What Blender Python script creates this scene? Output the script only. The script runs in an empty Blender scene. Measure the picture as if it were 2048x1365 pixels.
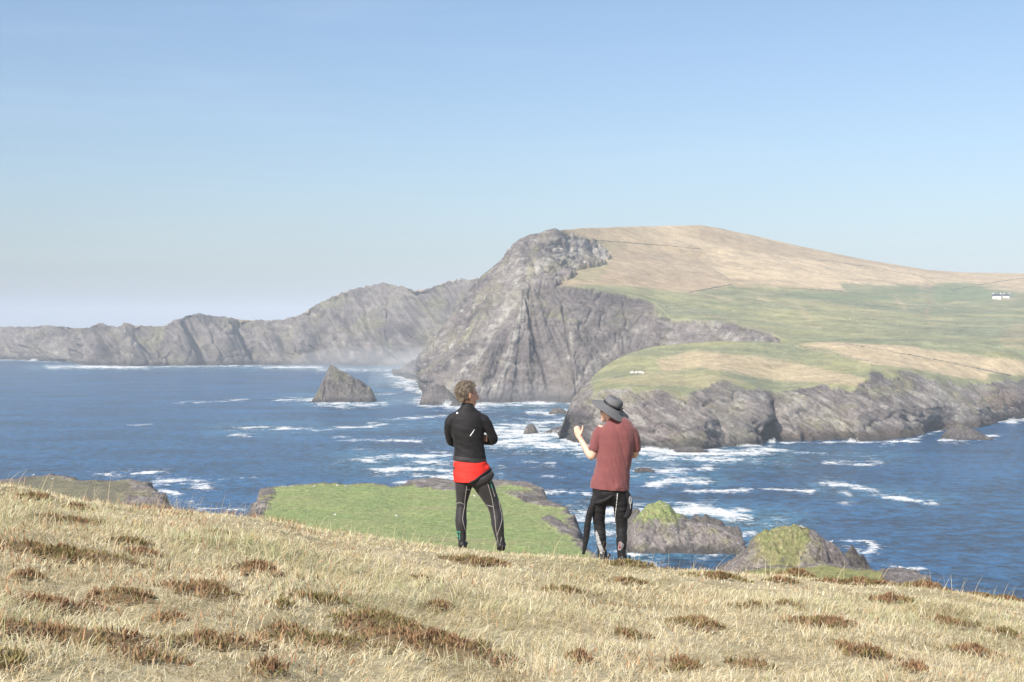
import bpy, bmesh, math, random
import numpy as np
from mathutils import Vector, Matrix

random.seed(7)
RNG = np.random.default_rng(7)
SC = bpy.context.scene
COL = SC.collection

# ------------------------------------------------------------------ camera, sky, sun, exposure
EYE = 62.0                      # metres above the sea
FPX = 2844.0                    # focal length in photograph pixels (2048 wide)
TANP = 32.5 / FPX
PITCH = math.atan(TANP)
cam = bpy.data.cameras.new('camera')
cam.sensor_width = 36.0
cam.lens = 36.0 * FPX / 2048.0
cam.clip_start = 0.1
cam.clip_end = 60000.0
cam_ob = bpy.data.objects.new('camera', cam)
COL.objects.link(cam_ob)
cam_ob.location = (0, 0, EYE)
cam_ob.rotation_euler = (math.pi / 2 - PITCH, 0, 0)
SC.camera = cam_ob

SUN_AZ, SUN_EL = 218.0, 40.0    # compass style: 0 = straight ahead (+Y), 90 = right
world = bpy.data.worlds.new('World')
SC.world = world
world.use_nodes = True
wn = world.node_tree.nodes
wl = world.node_tree.links
wn.clear()
sky = wn.new('ShaderNodeTexSky')
sky.sky_type = 'NISHITA'
sky.sun_disc = False
sky.sun_elevation = math.radians(SUN_EL)
sky.sun_rotation = math.radians(SUN_AZ)
sky.altitude = 60
sky.air_density = 1.0
sky.dust_density = 1.8
sky.ozone_density = 3.6
bg = wn.new('ShaderNodeBackground')
bg.inputs['Strength'].default_value = 0.107
wo = wn.new('ShaderNodeOutputWorld')
# thin cirrus: a little white added where a stretched noise is high
tc = wn.new('ShaderNodeTexCoord')
mp = wn.new('ShaderNodeMapping')
mp.inputs['Scale'].default_value = (2.2, 2.2, 26.0)
mp.inputs['Rotation'].default_value = (0.0, math.radians(7), 0.0)
nz = wn.new('ShaderNodeTexNoise')
nz.inputs['Scale'].default_value = 1.6
nz.inputs['Detail'].default_value = 7
nz.inputs['Roughness'].default_value = 0.62
rp = wn.new('ShaderNodeMapRange')
rp.inputs['From Min'].default_value = 0.52
rp.inputs['From Max'].default_value = 0.85
rp.inputs['To Min'].default_value = 0.0
rp.inputs['To Max'].default_value = 0.10
mx = wn.new('ShaderNodeMix')
mx.data_type = 'RGBA'
mx.inputs[7].default_value = (6.2, 6.9, 7.6, 1)
wl.new(tc.outputs['Generated'], mp.inputs['Vector'])
wl.new(mp.outputs['Vector'], nz.inputs['Vector'])
wl.new(nz.outputs['Fac'], rp.inputs['Value'])
wl.new(rp.outputs['Result'], mx.inputs[0])
wl.new(sky.outputs['Color'], mx.inputs[6])
wl.new(mx.outputs[2], bg.inputs['Color'])
wl.new(bg.outputs['Background'], wo.inputs['Surface'])

sun = bpy.data.lights.new('sun', 'SUN')
sun.energy = 4.6
sun.angle = math.radians(0.53)
sun.color = (1.0, 0.955, 0.88)
sun_ob = bpy.data.objects.new('sun', sun)
COL.objects.link(sun_ob)
_az, _el = math.radians(SUN_AZ), math.radians(SUN_EL)
TO_SUN = Vector((math.sin(_az) * math.cos(_el), math.cos(_az) * math.cos(_el), math.sin(_el)))
sun_ob.rotation_euler = TO_SUN.to_track_quat('Z', 'Y').to_euler()
sun_ob.location = (-30, -40, 120)

SC.view_settings.view_transform = 'Standard'
SC.view_settings.look = 'None'
SC.view_settings.exposure = 0.57
SC.view_settings.gamma = 1.0
SC.view_settings.use_curve_mapping = False
SC.render.engine = 'CYCLES'
SC.cycles.use_denoising = True
SC.cycles.volume_bounces = 0
SC.cycles.max_bounces = 6
SC.cycles.diffuse_bounces = 3
SC.cycles.transmission_bounces = 4
SC.cycles.transparent_max_bounces = 16

# ------------------------------------------------------------------ helpers: projection
def ray(px, py):
    u = (np.asarray(px, float) - 1024.0) / FPX
    v = (682.5 - np.asarray(py, float)) / FPX
    c, s = math.cos(PITCH), math.sin(PITCH)
    return u, c + v * s, -s + v * c

def at(px, py, d):
    """world point seen at a photograph pixel, d metres ahead"""
    rx, ry, rz = ray(px, py)
    t = np.asarray(d, float) / ry
    return np.stack([rx * t, ry * t, EYE + rz * t], -1)

def on_level(px, py, z):
    rx, ry, rz = ray(px, py)
    t = (z - EYE) / rz
    return np.stack([rx * t, ry * t, np.full_like(rx * t, z)], -1)

def wl_depth(py, z=-1.5):
    return on_level(1024.0, py, z)[..., 1]

def proj(P):
    P = np.asarray(P, float)
    x, y, z = P[..., 0], P[..., 1], P[..., 2] - EYE
    c, s = math.cos(PITCH), math.sin(PITCH)
    f = y * c - z * s
    up = y * s + z * c
    f = np.maximum(f, 1e-3)
    return 1024.0 + FPX * x / f, 682.5 - FPX * up / f

# ------------------------------------------------------------------ helpers: noise
_perm = np.random.default_rng(3).permutation(256).astype(np.int64)
_perm = np.concatenate([_perm, _perm, _perm])
_g = np.random.default_rng(4).normal(size=(256, 3))
_g /= np.linalg.norm(_g, axis=1)[:, None]

def perlin(x, y, z):
    xi = np.floor(x).astype(np.int64); yi = np.floor(y).astype(np.int64); zi = np.floor(z).astype(np.int64)
    xf = x - xi; yf = y - yi; zf = z - zi
    u = xf ** 3 * (xf * (xf * 6 - 15) + 10)
    v = yf ** 3 * (yf * (yf * 6 - 15) + 10)
    w = zf ** 3 * (zf * (zf * 6 - 15) + 10)
    xi &= 255; yi &= 255; zi &= 255
    def gr(a, b, c):
        h = _perm[_perm[_perm[(xi + a) & 255] + ((yi + b) & 255)] + ((zi + c) & 255)]
        g = _g[h]
        return g[..., 0] * (xf - a) + g[..., 1] * (yf - b) + g[..., 2] * (zf - c)
    x00 = gr(0, 0, 0) * (1 - u) + gr(1, 0, 0) * u
    x10 = gr(0, 1, 0) * (1 - u) + gr(1, 1, 0) * u
    x01 = gr(0, 0, 1) * (1 - u) + gr(1, 0, 1) * u
    x11 = gr(0, 1, 1) * (1 - u) + gr(1, 1, 1) * u
    return ((x00 * (1 - v) + x10 * v) * (1 - w) + (x01 * (1 - v) + x11 * v) * w) * 1.5

def fbm(P, scale, octaves=4, gain=0.5, off=0.0, ridged=False):
    """scale: metres per feature, one number or (x, y, z)"""
    s = np.broadcast_to(np.asarray(scale, float), (3,))
    x, y, z = P[..., 0] / s[0] + off, P[..., 1] / s[1] + off * 1.7, P[..., 2] / s[2] - off
    out = 0.0; a = 1.0; tot = 0.0
    for o in range(octaves):
        n = perlin(x, y, z)
        if ridged:
            n = 1.0 - 2.0 * np.abs(n)
        out = out + a * n; tot += a
        a *= gain; x = x * 2.03 + 11.3; y = y * 2.03 - 5.7; z = z * 2.03 + 3.1
    return out / tot

def sstep(a, b, x):
    t = np.clip((x - a) / (b - a), 0, 1)
    return t * t * (3 - 2 * t)

def lerp(a, b, t):
    return a + (b - a) * t

def inpoly(x, y, poly):
    inside = np.zeros(x.shape, bool)
    n = len(poly)
    for i in range(n):
        x1, y1 = poly[i]; x2, y2 = poly[(i + 1) % n]
        if y1 == y2:
            continue
        c = ((y1 > y) != (y2 > y)) & (x < (x2 - x1) * (y - y1) / (y2 - y1) + x1)
        inside ^= c
    return inside

def polydist(x, y, pts, closed=False):
    best = np.full(x.shape, 1e18)
    n = len(pts)
    for i in range(n if closed else n - 1):
        ax, ay = pts[i]; bx, by = pts[(i + 1) % n]
        dx, dy = bx - ax, by - ay
        t = np.clip(((x - ax) * dx + (y - ay) * dy) / (dx * dx + dy * dy + 1e-12), 0, 1)
        best = np.minimum(best, (x - ax - t * dx) ** 2 + (y - ay - t * dy) ** 2)
    return np.sqrt(best)

# ------------------------------------------------------------------ helpers: objects
def put(name, me, mat=None, parent=None, label=None, cat=None, group=None, kind=None, smooth=True):
    ob = bpy.data.objects.new(name, me)
    COL.objects.link(ob)
    if mat is not None:
        me.materials.append(mat)
    if parent is not None:
        ob.parent = parent
    if label: ob['label'] = label
    if cat: ob['category'] = cat
    if group: ob['group'] = group
    if kind: ob['kind'] = kind
    if smooth and len(me.polygons):
        me.polygons.foreach_set('use_smooth', np.ones(len(me.polygons), bool))
    return ob

def mesh_np(name, V, faces4=None, faces3=None, col=None, attrs=None):
    """fast mesh from numpy: quads and/or triangles; col = point colours (n,4)"""
    me = bpy.data.meshes.new(name)
    V = np.asarray(V, np.float32).reshape(-1, 3)
    me.vertices.add(len(V))
    me.vertices.foreach_set('co', V.ravel())
    loops = []; starts = []; cur = 0
    if faces4 is not None and len(faces4):
        f = np.asarray(faces4, np.int32)
        loops.append(f.ravel()); starts.append(cur + 4 * np.arange(len(f), dtype=np.int32)); cur += 4 * len(f)
    if faces3 is not None and len(faces3):
        f = np.asarray(faces3, np.int32)
        loops.append(f.ravel()); starts.append(cur + 3 * np.arange(len(f), dtype=np.int32)); cur += 3 * len(f)
    loops = np.concatenate(loops); starts = np.concatenate(starts)
    me.loops.add(len(loops)); me.loops.foreach_set('vertex_index', loops)
    me.polygons.add(len(starts)); me.polygons.foreach_set('loop_start', starts)
    me.update(calc_edges=True)
    me.validate()
    if col is not None:
        a = me.attributes.new('Col', 'FLOAT_COLOR', 'POINT')
        a.data.foreach_set('color', np.asarray(col, np.float32).ravel())
    for k, v in (attrs or {}).items():
        a = me.attributes.new(k, 'FLOAT', 'POINT')
        a.data.foreach_set('value', np.asarray(v, np.float32).ravel())
    return me

def grid_faces(nr, nc, mask=None):
    i = np.arange(nr - 1)[:, None] * nc + np.arange(nc - 1)[None, :]
    f = np.stack([i, i + 1, i + nc + 1, i + nc], -1)
    if mask is not None:
        f = f[mask]
    return f.reshape(-1, 4)

def grid_normals(P):
    du = np.gradient(P, axis=1); dv = np.gradient(P, axis=0)
    n = np.cross(du, dv)
    return n / (np.linalg.norm(n, axis=-1, keepdims=True) + 1e-9)

# ------------------------------------------------------------------ helpers: materials
def new_mat(name):
    m = bpy.data.materials.new(name)
    m.use_nodes = True
    return m, m.node_tree.nodes, m.node_tree.links, m.node_tree.nodes['Principled BSDF']

def plain(name, color, rough=0.7, metal=0.0, noise=0.0, nscale=40.0, bump=0.0, bscale=200.0, sheen=0.0, spec=0.5, bdist=0.002):
    m, n, l, b = new_mat(name)
    b.inputs['Base Color'].default_value = (*color, 1)
    b.inputs['Roughness'].default_value = rough
    b.inputs['Metallic'].default_value = metal
    b.inputs['Specular IOR Level'].default_value = spec
    if sheen:
        b.inputs['Sheen Weight'].default_value = sheen
    if noise or bump:
        tcn = n.new('ShaderNodeTexCoord')
    if noise:
        t = n.new('ShaderNodeTexNoise'); t.inputs['Scale'].default_value = nscale; t.inputs['Detail'].default_value = 5
        r = n.new('ShaderNodeMapRange'); r.inputs['From Min'].default_value = 0.3; r.inputs['From Max'].default_value = 0.7
        r.inputs['To Min'].default_value = 1 - noise; r.inputs['To Max'].default_value = 1 + noise
        mm = n.new('ShaderNodeVectorMath'); mm.operation = 'SCALE'; mm.inputs[0].default_value = color
        l.new(tcn.outputs['Object'], t.inputs['Vector']); l.new(t.outputs['Fac'], r.inputs['Value'])
        l.new(r.outputs['Result'], mm.inputs['Scale']); l.new(mm.outputs['Vector'], b.inputs['Base Color'])
    if bump:
        t2 = n.new('ShaderNodeTexNoise'); t2.inputs['Scale'].default_value = bscale; t2.inputs['Detail'].default_value = 3
        bp = n.new('ShaderNodeBump'); bp.inputs['Strength'].default_value = bump; bp.inputs['Distance'].default_value = bdist
        l.new(tcn.outputs['Object'], t2.inputs['Vector']); l.new(t2.outputs['Fac'], bp.inputs['Height'])
        l.new(bp.outputs['Normal'], b.inputs['Normal'])
    return m

def attr_mat(name, rough=0.9, scale=0.3, vary=0.25, bump_rock=1.0, bump_grass=0.4, bdist=1.0, strata=(1, 1, 2.4), tilt=0.5, spec=0.25):
    """albedo from the point colour 'Col' (alpha = how rocky), fine grain and relief from noise"""
    m, n, l, b = new_mat(name)
    b.inputs['Roughness'].default_value = rough
    b.inputs['Specular IOR Level'].default_value = spec
    a = n.new('ShaderNodeAttribute'); a.attribute_name = 'Col'
    tcn = n.new('ShaderNodeTexCoord')
    mp = n.new('ShaderNodeMapping'); mp.vector_type = 'TEXTURE'; mp.inputs['Scale'].default_value = tuple(1 / q for q in strata); mp.inputs['Rotation'].default_value = (0.1, tilt, 0.0)
    l.new(tcn.outputs['Object'], mp.inputs['Vector'])
    t1 = n.new('ShaderNodeTexNoise'); t1.inputs['Scale'].default_value = scale; t1.inputs['Detail'].default_value = 8; t1.inputs['Roughness'].default_value = 0.68
    l.new(mp.outputs['Vector'], t1.inputs['Vector'])
    t2 = n.new('ShaderNodeTexNoise'); t2.inputs['Scale'].default_value = scale * 3.1; t2.inputs['Detail'].default_value = 5; t2.inputs['Roughness'].default_value = 0.7
    l.new(tcn.outputs['Object'], t2.inputs['Vector'])
    r = n.new('ShaderNodeMapRange'); r.inputs['From Min'].default_value = 0.3; r.inputs['From Max'].default_value = 0.7
    r.inputs['From Min'].default_value = 0.36; r.inputs['From Max'].default_value = 0.64; r.clamp = False
    for key, sgn in (('To Min', -1), ('To Max', 1)):
        k = n.new('ShaderNodeMapRange'); k.inputs['To Min'].default_value = 1 + sgn * vary * 1.0; k.inputs['To Max'].default_value = 1 + sgn * vary * 1.5
        l.new(a.outputs['Alpha'], k.inputs['Value']); l.new(k.outputs['Result'], r.inputs[key])
    av = n.new('ShaderNodeMath'); av.operation = 'ADD'
    hf = n.new('ShaderNodeMath'); hf.operation = 'MULTIPLY'; hf.inputs[1].default_value = 0.5
    l.new(t1.outputs['Fac'], av.inputs[0]); l.new(t2.outputs['Fac'], av.inputs[1]); l.new(av.outputs[0], hf.inputs[0])
    l.new(hf.outputs[0], r.inputs['Value'])
    mm = n.new('ShaderNodeVectorMath'); mm.operation = 'SCALE'
    l.new(a.outputs['Color'], mm.inputs[0]); l.new(r.outputs['Result'], mm.inputs['Scale'])
    l.new(mm.outputs['Vector'], b.inputs['Base Color'])
    bs = n.new('ShaderNodeMapRange'); bs.inputs['To Min'].default_value = bump_grass; bs.inputs['To Max'].default_value = bump_rock
    l.new(a.outputs['Alpha'], bs.inputs['Value'])
    bp = n.new('ShaderNodeBump'); bp.inputs['Distance'].default_value = bdist
    l.new(bs.outputs['Result'], bp.inputs['Strength']); l.new(hf.outputs[0], bp.inputs['Height'])
    l.new(bp.outputs['Normal'], b.inputs['Normal'])
    return m

MAT_FAR = attr_mat('far_cliff_and_field', scale=0.16, vary=0.30, bump_rock=1.0, bump_grass=0.25, bdist=4.0, strata=(0.5, 0.8, 2.2), tilt=math.atan(1.2))
MAT_BIG = attr_mat('headland_rock_and_field', scale=0.16, vary=0.30, bump_rock=1.0, bump_grass=0.25, bdist=3.5, strata=(0.7, 0.9, 2.0), tilt=0.12)
MAT_SLAB = attr_mat('slab_rock_and_field', scale=0.20, vary=0.32, bump_rock=1.0, bump_grass=0.25, bdist=3.0, strata=(0.35, 0.8, 3.2), tilt=math.atan(0.6))
MAT_MID = attr_mat('near_rock_and_turf', scale=0.8, vary=0.42, bump_rock=1.0, bump_grass=0.7, bdist=1.1)
MAT_STACK = attr_mat('sea_rock', scale=0.4, vary=0.40, bump_rock=1.0, bump_grass=0.4, bdist=2.2, tilt=0.9)

# ------------------------------------------------------------------ rock and grass albedo
ROCK = np.array([0.165, 0.139, 0.127]); ROCK_D = np.array([0.078, 0.066, 0.065]); ROCK_L = np.array([0.37, 0.34, 0.295])
LICHEN = np.array([0.21, 0.195, 0.10]); WET = np.array([0.045, 0.04, 0.036])
TAN = np.array([0.45, 0.345, 0.21]); BROWN = np.array([0.33, 0.245, 0.155]); GREEN = np.array([0.188, 0.196, 0.11])
DGREEN = np.array([0.15, 0.19, 0.095]); OLIVE = np.array([0.265, 0.25, 0.12])

def rock_color(P, s=1.0, lich=0.5, light=0.5, off=0.0):
    n1 = fbm(P, (60 * s, 60 * s, 26 * s), 4, off=off)
    n2 = fbm(P, (16 * s, 16 * s, 7 * s), 4, 0.6, off=off + 5)
    n3 = fbm(P, 34 * s, 3, off=off + 9)
    c = lerp(ROCK, ROCK_D, np.clip(-n1 * 2.2 - n2 * 0.8, 0, 1)[..., None])
    c = lerp(c, ROCK_L, (np.clip(n2 * 1.9 + n1 * 0.8 - 0.1, 0, 1) * light)[..., None])
    c = lerp(c, LICHEN, (np.clip(n3 * 2.6 - 0.15, 0, 1) * lich)[..., None])
    return c

def wet_band(c, z, n, lo=1.0, hi=5.0):
    w = 1 - sstep(lo, hi, z + n * 2.5)
    return lerp(c, WET, (w * 0.8)[..., None])
# ------------------------------------------------------------------ lofted coast: columns of (depth, height) control points
def wl_(py):            # waterline control point
    return ('w', py)

def loft(cols, nseg, step, smooth=0):
    pxs = np.array([c[0] for c in cols], float)
    K = len(cols[0][1])
    Dk = np.zeros((K, len(cols))); Zk = np.zeros((K, len(cols)))
    for j, (px, rows) in enumerate(cols):
        for k, r in enumerate(rows):
            if r[0] == 'w':
                Zk[k, j] = -3.0; Dk[k, j] = wl_depth(r[1], 0.0)
            elif r[0] == 'z':
                Zk[k, j] = r[1]; Dk[k, j] = r[2]
            else:
                P = at(px, r[0], r[1]); Zk[k, j] = P[2]; Dk[k, j] = P[1]
    px = np.arange(pxs[0], pxs[-1] + step, step)
    D = np.stack([np.interp(px, pxs, Dk[k]) for k in range(K)])
    Z = np.stack([np.interp(px, pxs, Zk[k]) for k in range(K)])
    Ds, Zs, S = [], [], []
    for k in range(K - 1):
        t = np.linspace(0, 1, nseg[k], endpoint=(k == K - 2))[:, None]
        Ds.append(D[k] + (D[k + 1] - D[k]) * t); Zs.append(Z[k] + (Z[k + 1] - Z[k]) * t)
        S.append(k + t[:, 0])
    D = np.concatenate(Ds); Z = np.concatenate(Zs); S = np.concatenate(S)
    for _ in range(smooth):
        D[1:-1] = (D[:-2] + 2 * D[1:-1] + D[2:]) / 4; Z[1:-1] = (Z[:-2] + 2 * Z[1:-1] + Z[2:]) / 4
        D[:, 1:-1] = (D[:, :-2] + 2 * D[:, 1:-1] + D[:, 2:]) / 4; Z[:, 1:-1] = (Z[:, :-2] + 2 * Z[:, 1:-1] + Z[:, 2:]) / 4
    u = (px - 1024.0) / FPX
    F = D * math.cos(PITCH) - (Z - EYE) * math.sin(PITCH)
    P = np.stack([u[None, :] * F, D, Z], -1)
    PX, PY = proj(P)
    return P, PX, PY, np.broadcast_to(S[:, None], D.shape)

def creases(P, scale, width=0.07, off=0.0):
    s = np.broadcast_to(np.asarray(scale, float), (3,))
    w = fbm(P, np.asarray(s) * 1.5, 2, off=off + 3) * 0.8
    n = perlin(P[..., 0] / s[0] + off + w, P[..., 1] / s[1] + w, P[..., 2] / s[2] - off + w)
    return np.exp(-(n / width) ** 2)

def bedframe(P, dip):
    a = math.atan(dip)
    return np.stack([P[..., 0] * math.cos(a) - P[..., 2] * math.sin(a), P[..., 1], P[..., 0] * math.sin(a) + P[..., 2] * math.cos(a)], -1)

def strata(P, dip, thick, along, off=0.0, octaves=4):
    """layered relief: fine across the beds, long along them; dip = slope of the beds to the right"""
    a = math.atan(dip)
    q = np.empty_like(P)
    q[..., 0] = (P[..., 0] * math.cos(a) - P[..., 2] * math.sin(a)) / along
    q[..., 2] = (P[..., 0] * math.sin(a) + P[..., 2] * math.cos(a)) / thick
    q[..., 1] = P[..., 1] / (along * 0.7)
    return fbm(q, 1.0, octaves, 0.6, off=off)

# ============================================================ far cliffs on the left
topA = [(-700, 668), (-420, 660), (-260, 657), (-150, 655), (0, 654), (60, 653), (100, 651), (150, 656), (180, 656), (195, 646), (215, 650), (238, 654), (247, 646), (270, 650), (325, 653),
        (345, 642), (362, 637), (375, 630), (395, 627), (425, 632), (460, 635), (500, 640), (560, 641), (600, 629), (625, 613), (655, 598), (690, 582),
        (720, 574), (745, 570), (766, 563), (780, 568), (805, 572), (828, 579), (860, 576), (885, 565), (915, 559), (960, 556), (1000, 556), (1080, 552), (1160, 560)]
wlA = [(-700, 702), (-420, 709), (-260, 713), (0, 719), (60, 721), (130, 724), (165, 731), (250, 733), (330, 733), (420, 731), (520, 730), (600, 731), (700, 732), (780, 733), (840, 735), (900, 737), (1160, 742)]
colsA = []
_tx = np.array(topA, float); _wx = np.array(wlA, float)
for px in np.unique(np.concatenate([_tx[:, 0], _wx[:, 0]])):
    t = float(np.interp(px, _tx[:, 0], _tx[:, 1])); w = float(np.interp(px, _wx[:, 0], _wx[:, 1]))
    d0 = float(wl_depth(w, 0.0)); h = (w - t) / FPX * d0
    d1 = d0 + 0.55 * h + 25
    z1 = float(at(px, t, d1)[2])
    zm = z1 * 0.42
    colsA.append((px, [wl_(w), ('z', zm, d0 + 0.16 * h + 6), (t, d1), ('z', z1 - 6, d1 + 120), ('z', z1 * 0.5, d1 + 420), ('z', -5.0, d1 + 640)]))
P, PX, PY, S = loft(colsA, [42, 62, 8, 6, 5], 2.2)
N = grid_normals(P)
win = np.sin(np.clip(S / 2.0, 0, 1) * math.pi) ** 0.7
n_g = fbm(P, (60, 60, 40), 4, 0.6, off=6.0)
rock = 1 - sstep(1.97, 2.2, S)
big = fbm(P, (95, 95, 150), 3, off=2.0, ridged=True)
med = strata(P, 1.3, 16, 120, off=4, octaves=4)
fine = strata(P, 1.15, 5, 30, off=8, octaves=3)
disp = win * (big * 22 + med * 9) + rock * (med * 2.5 + fine * 2.6)
for gx, sl_, gw, dep in [(120, 0.25, 12, 16), (185, 0.5, 10, 22), (255, 0.9, 20, 34), (300, 0.5, 9, 14), (372, 0.45, 14, 22), (470, 0.5, 12, 18), (545, 0.5, 13, 20), (622, 0.15, 16, 36), (690, 0.7, 12, 22), (735, 0.3, 9, 14), (826, -0.1, 22, 46), (868, -0.25, 10, 16), (930, -0.3, 16, 24)]:
    off_ = PX + n_g * 9 - (gx + (PY - 640) * sl_)
    disp -= win * dep * np.exp(-np.where(off_ < 0, off_ / gw, off_ / (gw * 2.4)) ** 2)
Pr = bedframe(P, 1.2)
cr = creases(Pr, (130, 60, 20), 0.08, 3.3) + creases(Pr, (40, 30, 9), 0.10, 7.7) * 0.6 + creases(P, (40, 60, 90), 0.05, 4.2) * 0.5
disp -= rock * cr * 4.5
disp *= sstep(0.0, 0.12, S) * 0.9 + 0.1
P = P + N * disp[..., None]
c = rock_color(P, 1.3, lich=0.45, light=0.55, off=1.0)
sl = strata(P, 1.25, 9, 130, off=12, octaves=4)
c = lerp(c, ROCK_L * 0.95, (np.clip(sl * 2.2 - 0.25, 0, 1) * 0.55)[..., None])
c = lerp(c, ROCK_D, (np.clip(-sl * 2.2 - 0.3, 0, 1) * 0.5)[..., None])
g = np.clip(fbm(P, (70, 70, 40), 4, off=21) * 3 + sstep(1.2, 1.95, S) * 0.5 - 0.55, 0, 1) * rock
c = lerp(c, OLIVE * 0.85, (g * 0.55)[..., None])
c = lerp(c, TAN * 0.8, (1 - rock)[..., None])
c = wet_band(c, P[..., 2], fine, 2, 9)
colv = np.concatenate([c, rock[..., None]], -1)
put('far_cliffs', mesh_np('far_cliffs', P, grid_faces(*P.shape[:2]), col=colv.reshape(-1, 4)), MAT_FAR, kind='structure', smooth=False)

# ============================================================ the big headland with its crag and fields
def B(px, w, r1, r2, r2b, r3, back=(60, 300)):
    z3 = float(at(px, r3[0], r3[1])[2])
    return (px, [w, r1, r2, r2b, r3, ('z', z3 - 8, r3[1] + 130), ('z', z3 - back[0], r3[1] + back[1] + 200)])
colsB = [
    B(788, wl_(751), ('z', 0.0, 1725), ('z', 1.0, 1740), ('z', 2.0, 1750), (747, 1760), (8, 60)),
    B(800, wl_(753), (747, 1700), (745, 1715), (743, 1730), (741, 1750), (20, 60)),
    B(815, wl_(757), (748, 1600), (741, 1680), (736, 1720), (732, 1740), (40, 60)),
    B(835, wl_(763), (752, 1510), (742, 1600), (732, 1660), (722, 1700), (50, 80)),
    B(846, wl_(792), (765, 1210), (745, 1360), (725, 1500), (706, 1620), (70, 90)),
    B(870, wl_(806), (760, 1165), (735, 1300), (705, 1430), (680, 1540), (80, 110)),
    B(900, wl_(812), (741, 1160), (722, 1270), (680, 1390), (641, 1480), (100, 130)),
    B(930, wl_(811), (712, 1165), (697, 1265), (650, 1360), (600, 1440), (120, 150)),
    B(960, wl_(810), (680, 1175), (668, 1260), (612, 1340), (560, 1410), (120, 200)),
    B(1000, wl_(808), (632, 1190), (622, 1260), (574, 1330), (527, 1400), (120, 200)),
    B(1022, wl_(807), (601, 1195), (594, 1255), (546, 1320), (498, 1390), (120, 250)),
    B(1042, wl_(806), (578, 1198), (572, 1250), (526, 1315), (480, 1385), (100, 280)),
    B(1075, wl_(805), (573, 1205), (567, 1250), (519, 1315), (470, 1385), (90, 300)),
    B(1110, wl_(806), (571, 1210), (565, 1255), (515, 1330), (460, 1390), (80, 300)),
    B(1150, wl_(808), (573, 1215), (562, 1270), (510, 1380), (456, 1470), (70, 300)),
    B(1200, ('z', -3, 1130), (579, 1225), (566, 1280), (512, 1430), (454, 1560), (60, 300)),
    B(1260, ('z', -3, 1140), (589, 1235), (575, 1290), (513, 1480), (452, 1650), (50, 300)),
    B(1310, ('z', -3, 1120), (606, 1230), (592, 1285), (520, 1510), (451, 1720), (50, 300)),
    B(1340, ('z', -3, 1090), (636, 1150), (608, 1250), (525, 1530), (450, 1750), (50, 300)),
    B(1400, ('z', -3, 1060), (639, 1130), (612, 1250), (530, 1560), (449, 1800), (40, 300)),
    B(1440, ('z', -3, 1030), (645, 1100), (620, 1240), (535, 1570), (455, 1830), (40, 300)),
    B(1500, ('z', -3, 1010), (655, 1065), (628, 1220), (542, 1580), (468, 1870), (40, 300)),
    B(1545, ('z', 5, 985), (668, 1020), (634, 1210), (548, 1590), (479, 1900), (40, 300)),
    B(1580, ('z', 25, 960), (682, 1000), (636, 1205), (551, 1600), (487, 1920), (40, 300)),
    B(1640, ('z', 37, 965), (684, 1000), (640, 1205), (560, 1610), (500, 1950), (40, 300)),
    B(1740, ('z', 37, 975), (684, 1010), (644, 1215), (575, 1640), (520, 2000), (40, 300)),
    B(1850, ('z', 37, 985), (684, 1020), (648, 1230), (590, 1660), (538, 2030), (40, 300)),
    B(1920, ('z', 37, 995), (684, 1030), (650, 1240), (594, 1670), (544, 2040), (40, 300)),
    B(2048, ('z', 37, 1005), (684, 1040), (652, 1250), (598, 1680), (546, 2060), (40, 300)),
    B(2380, ('z', 37, 1025), (690, 1060), (655, 1270), (602, 1700), (550, 2100), (40, 300)),
]
P, PX, PY, S = loft(colsB, [92, 16, 44, 42, 8, 5], 1.9, smooth=2)
PX0, PY0 = PX, PY
n_edge = fbm(P, 22, 4, off=31)
n_edge2 = fbm(P, 70, 3, off=37)
jx, jy = PX + n_edge * 12 + n_edge2 * 8, PY + n_edge2 * 8 + n_edge * 7
crag = inpoly(jx, jy, [(700, 900), (700, 430), (1105, 430), (1120, 468), (1160, 480), (1196, 492), (1216, 512), (1208, 528), (1170, 536), (1140, 552), (1112, 570), (1060, 580), (1000, 900)])
lowc = inpoly(PX + n_edge * 5, PY + n_edge * 5, [(700, 900), (1030, 572), (1040, 576), (1110, 572), (1150, 575), (1200, 581), (1250, 591), (1290, 600), (1312, 610), (1312, 634), (1350, 642), (1440, 642),
                             (1500, 656), (1540, 668), (1560, 680), (1560, 900)])
rock = np.maximum(crag, lowc).astype(float)
for _ in range(3):
    rock[1:-1] = (rock[:-2] + rock[1:-1] * 2 + rock[2:]) / 4
    rock[:, 1:-1] = (rock[:, :-2] + rock[:, 1:-1] * 2 + rock[:, 2:]) / 4
N = grid_normals(P)
low = (1 - sstep(0.98, 1.02, S))
mid = sstep(1.0, 1.3, S) * (1 - sstep(3.6, 4.0, S))
win0 = np.sin(np.clip(S, 0, 1) * math.pi) ** 0.6
# upper crag: blocky; lower buttress: vertical ribs fanning out from its apex, faint level beds
ang = np.arctan2(PX - 1052, np.maximum(PY - 530, 5)) * 8.0
fan = fbm(np.stack([ang, P[..., 2] / 120, np.zeros_like(ang)], -1), 1.0, 4, 0.55, off=3.0)
beds = fbm(P, (160, 160, 5), 3, off=6)
blocky = fbm(P, (34, 34, 24), 5, 0.55, off=14, ridged=True)
med = fbm(P, 22, 4, 0.6, off=17)
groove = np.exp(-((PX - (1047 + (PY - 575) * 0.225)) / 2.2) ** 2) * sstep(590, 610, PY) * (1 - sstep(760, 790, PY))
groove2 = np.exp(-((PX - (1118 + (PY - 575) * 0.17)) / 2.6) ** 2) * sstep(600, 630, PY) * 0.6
disp = low * win0 * (fan * 6.5 + beds * 2.2) + rock * low * (med * 2.2 + beds * 0.7)
disp -= low * (groove * 6 + groove2 * 5)
cr = creases(P, (16, 22, 22), 0.08, 5.1) + creases(P, (7, 9, 7), 0.10, 9.7) * 0.5
disp -= rock * cr * (1.6 + 2.0 * (1 - low))
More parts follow.
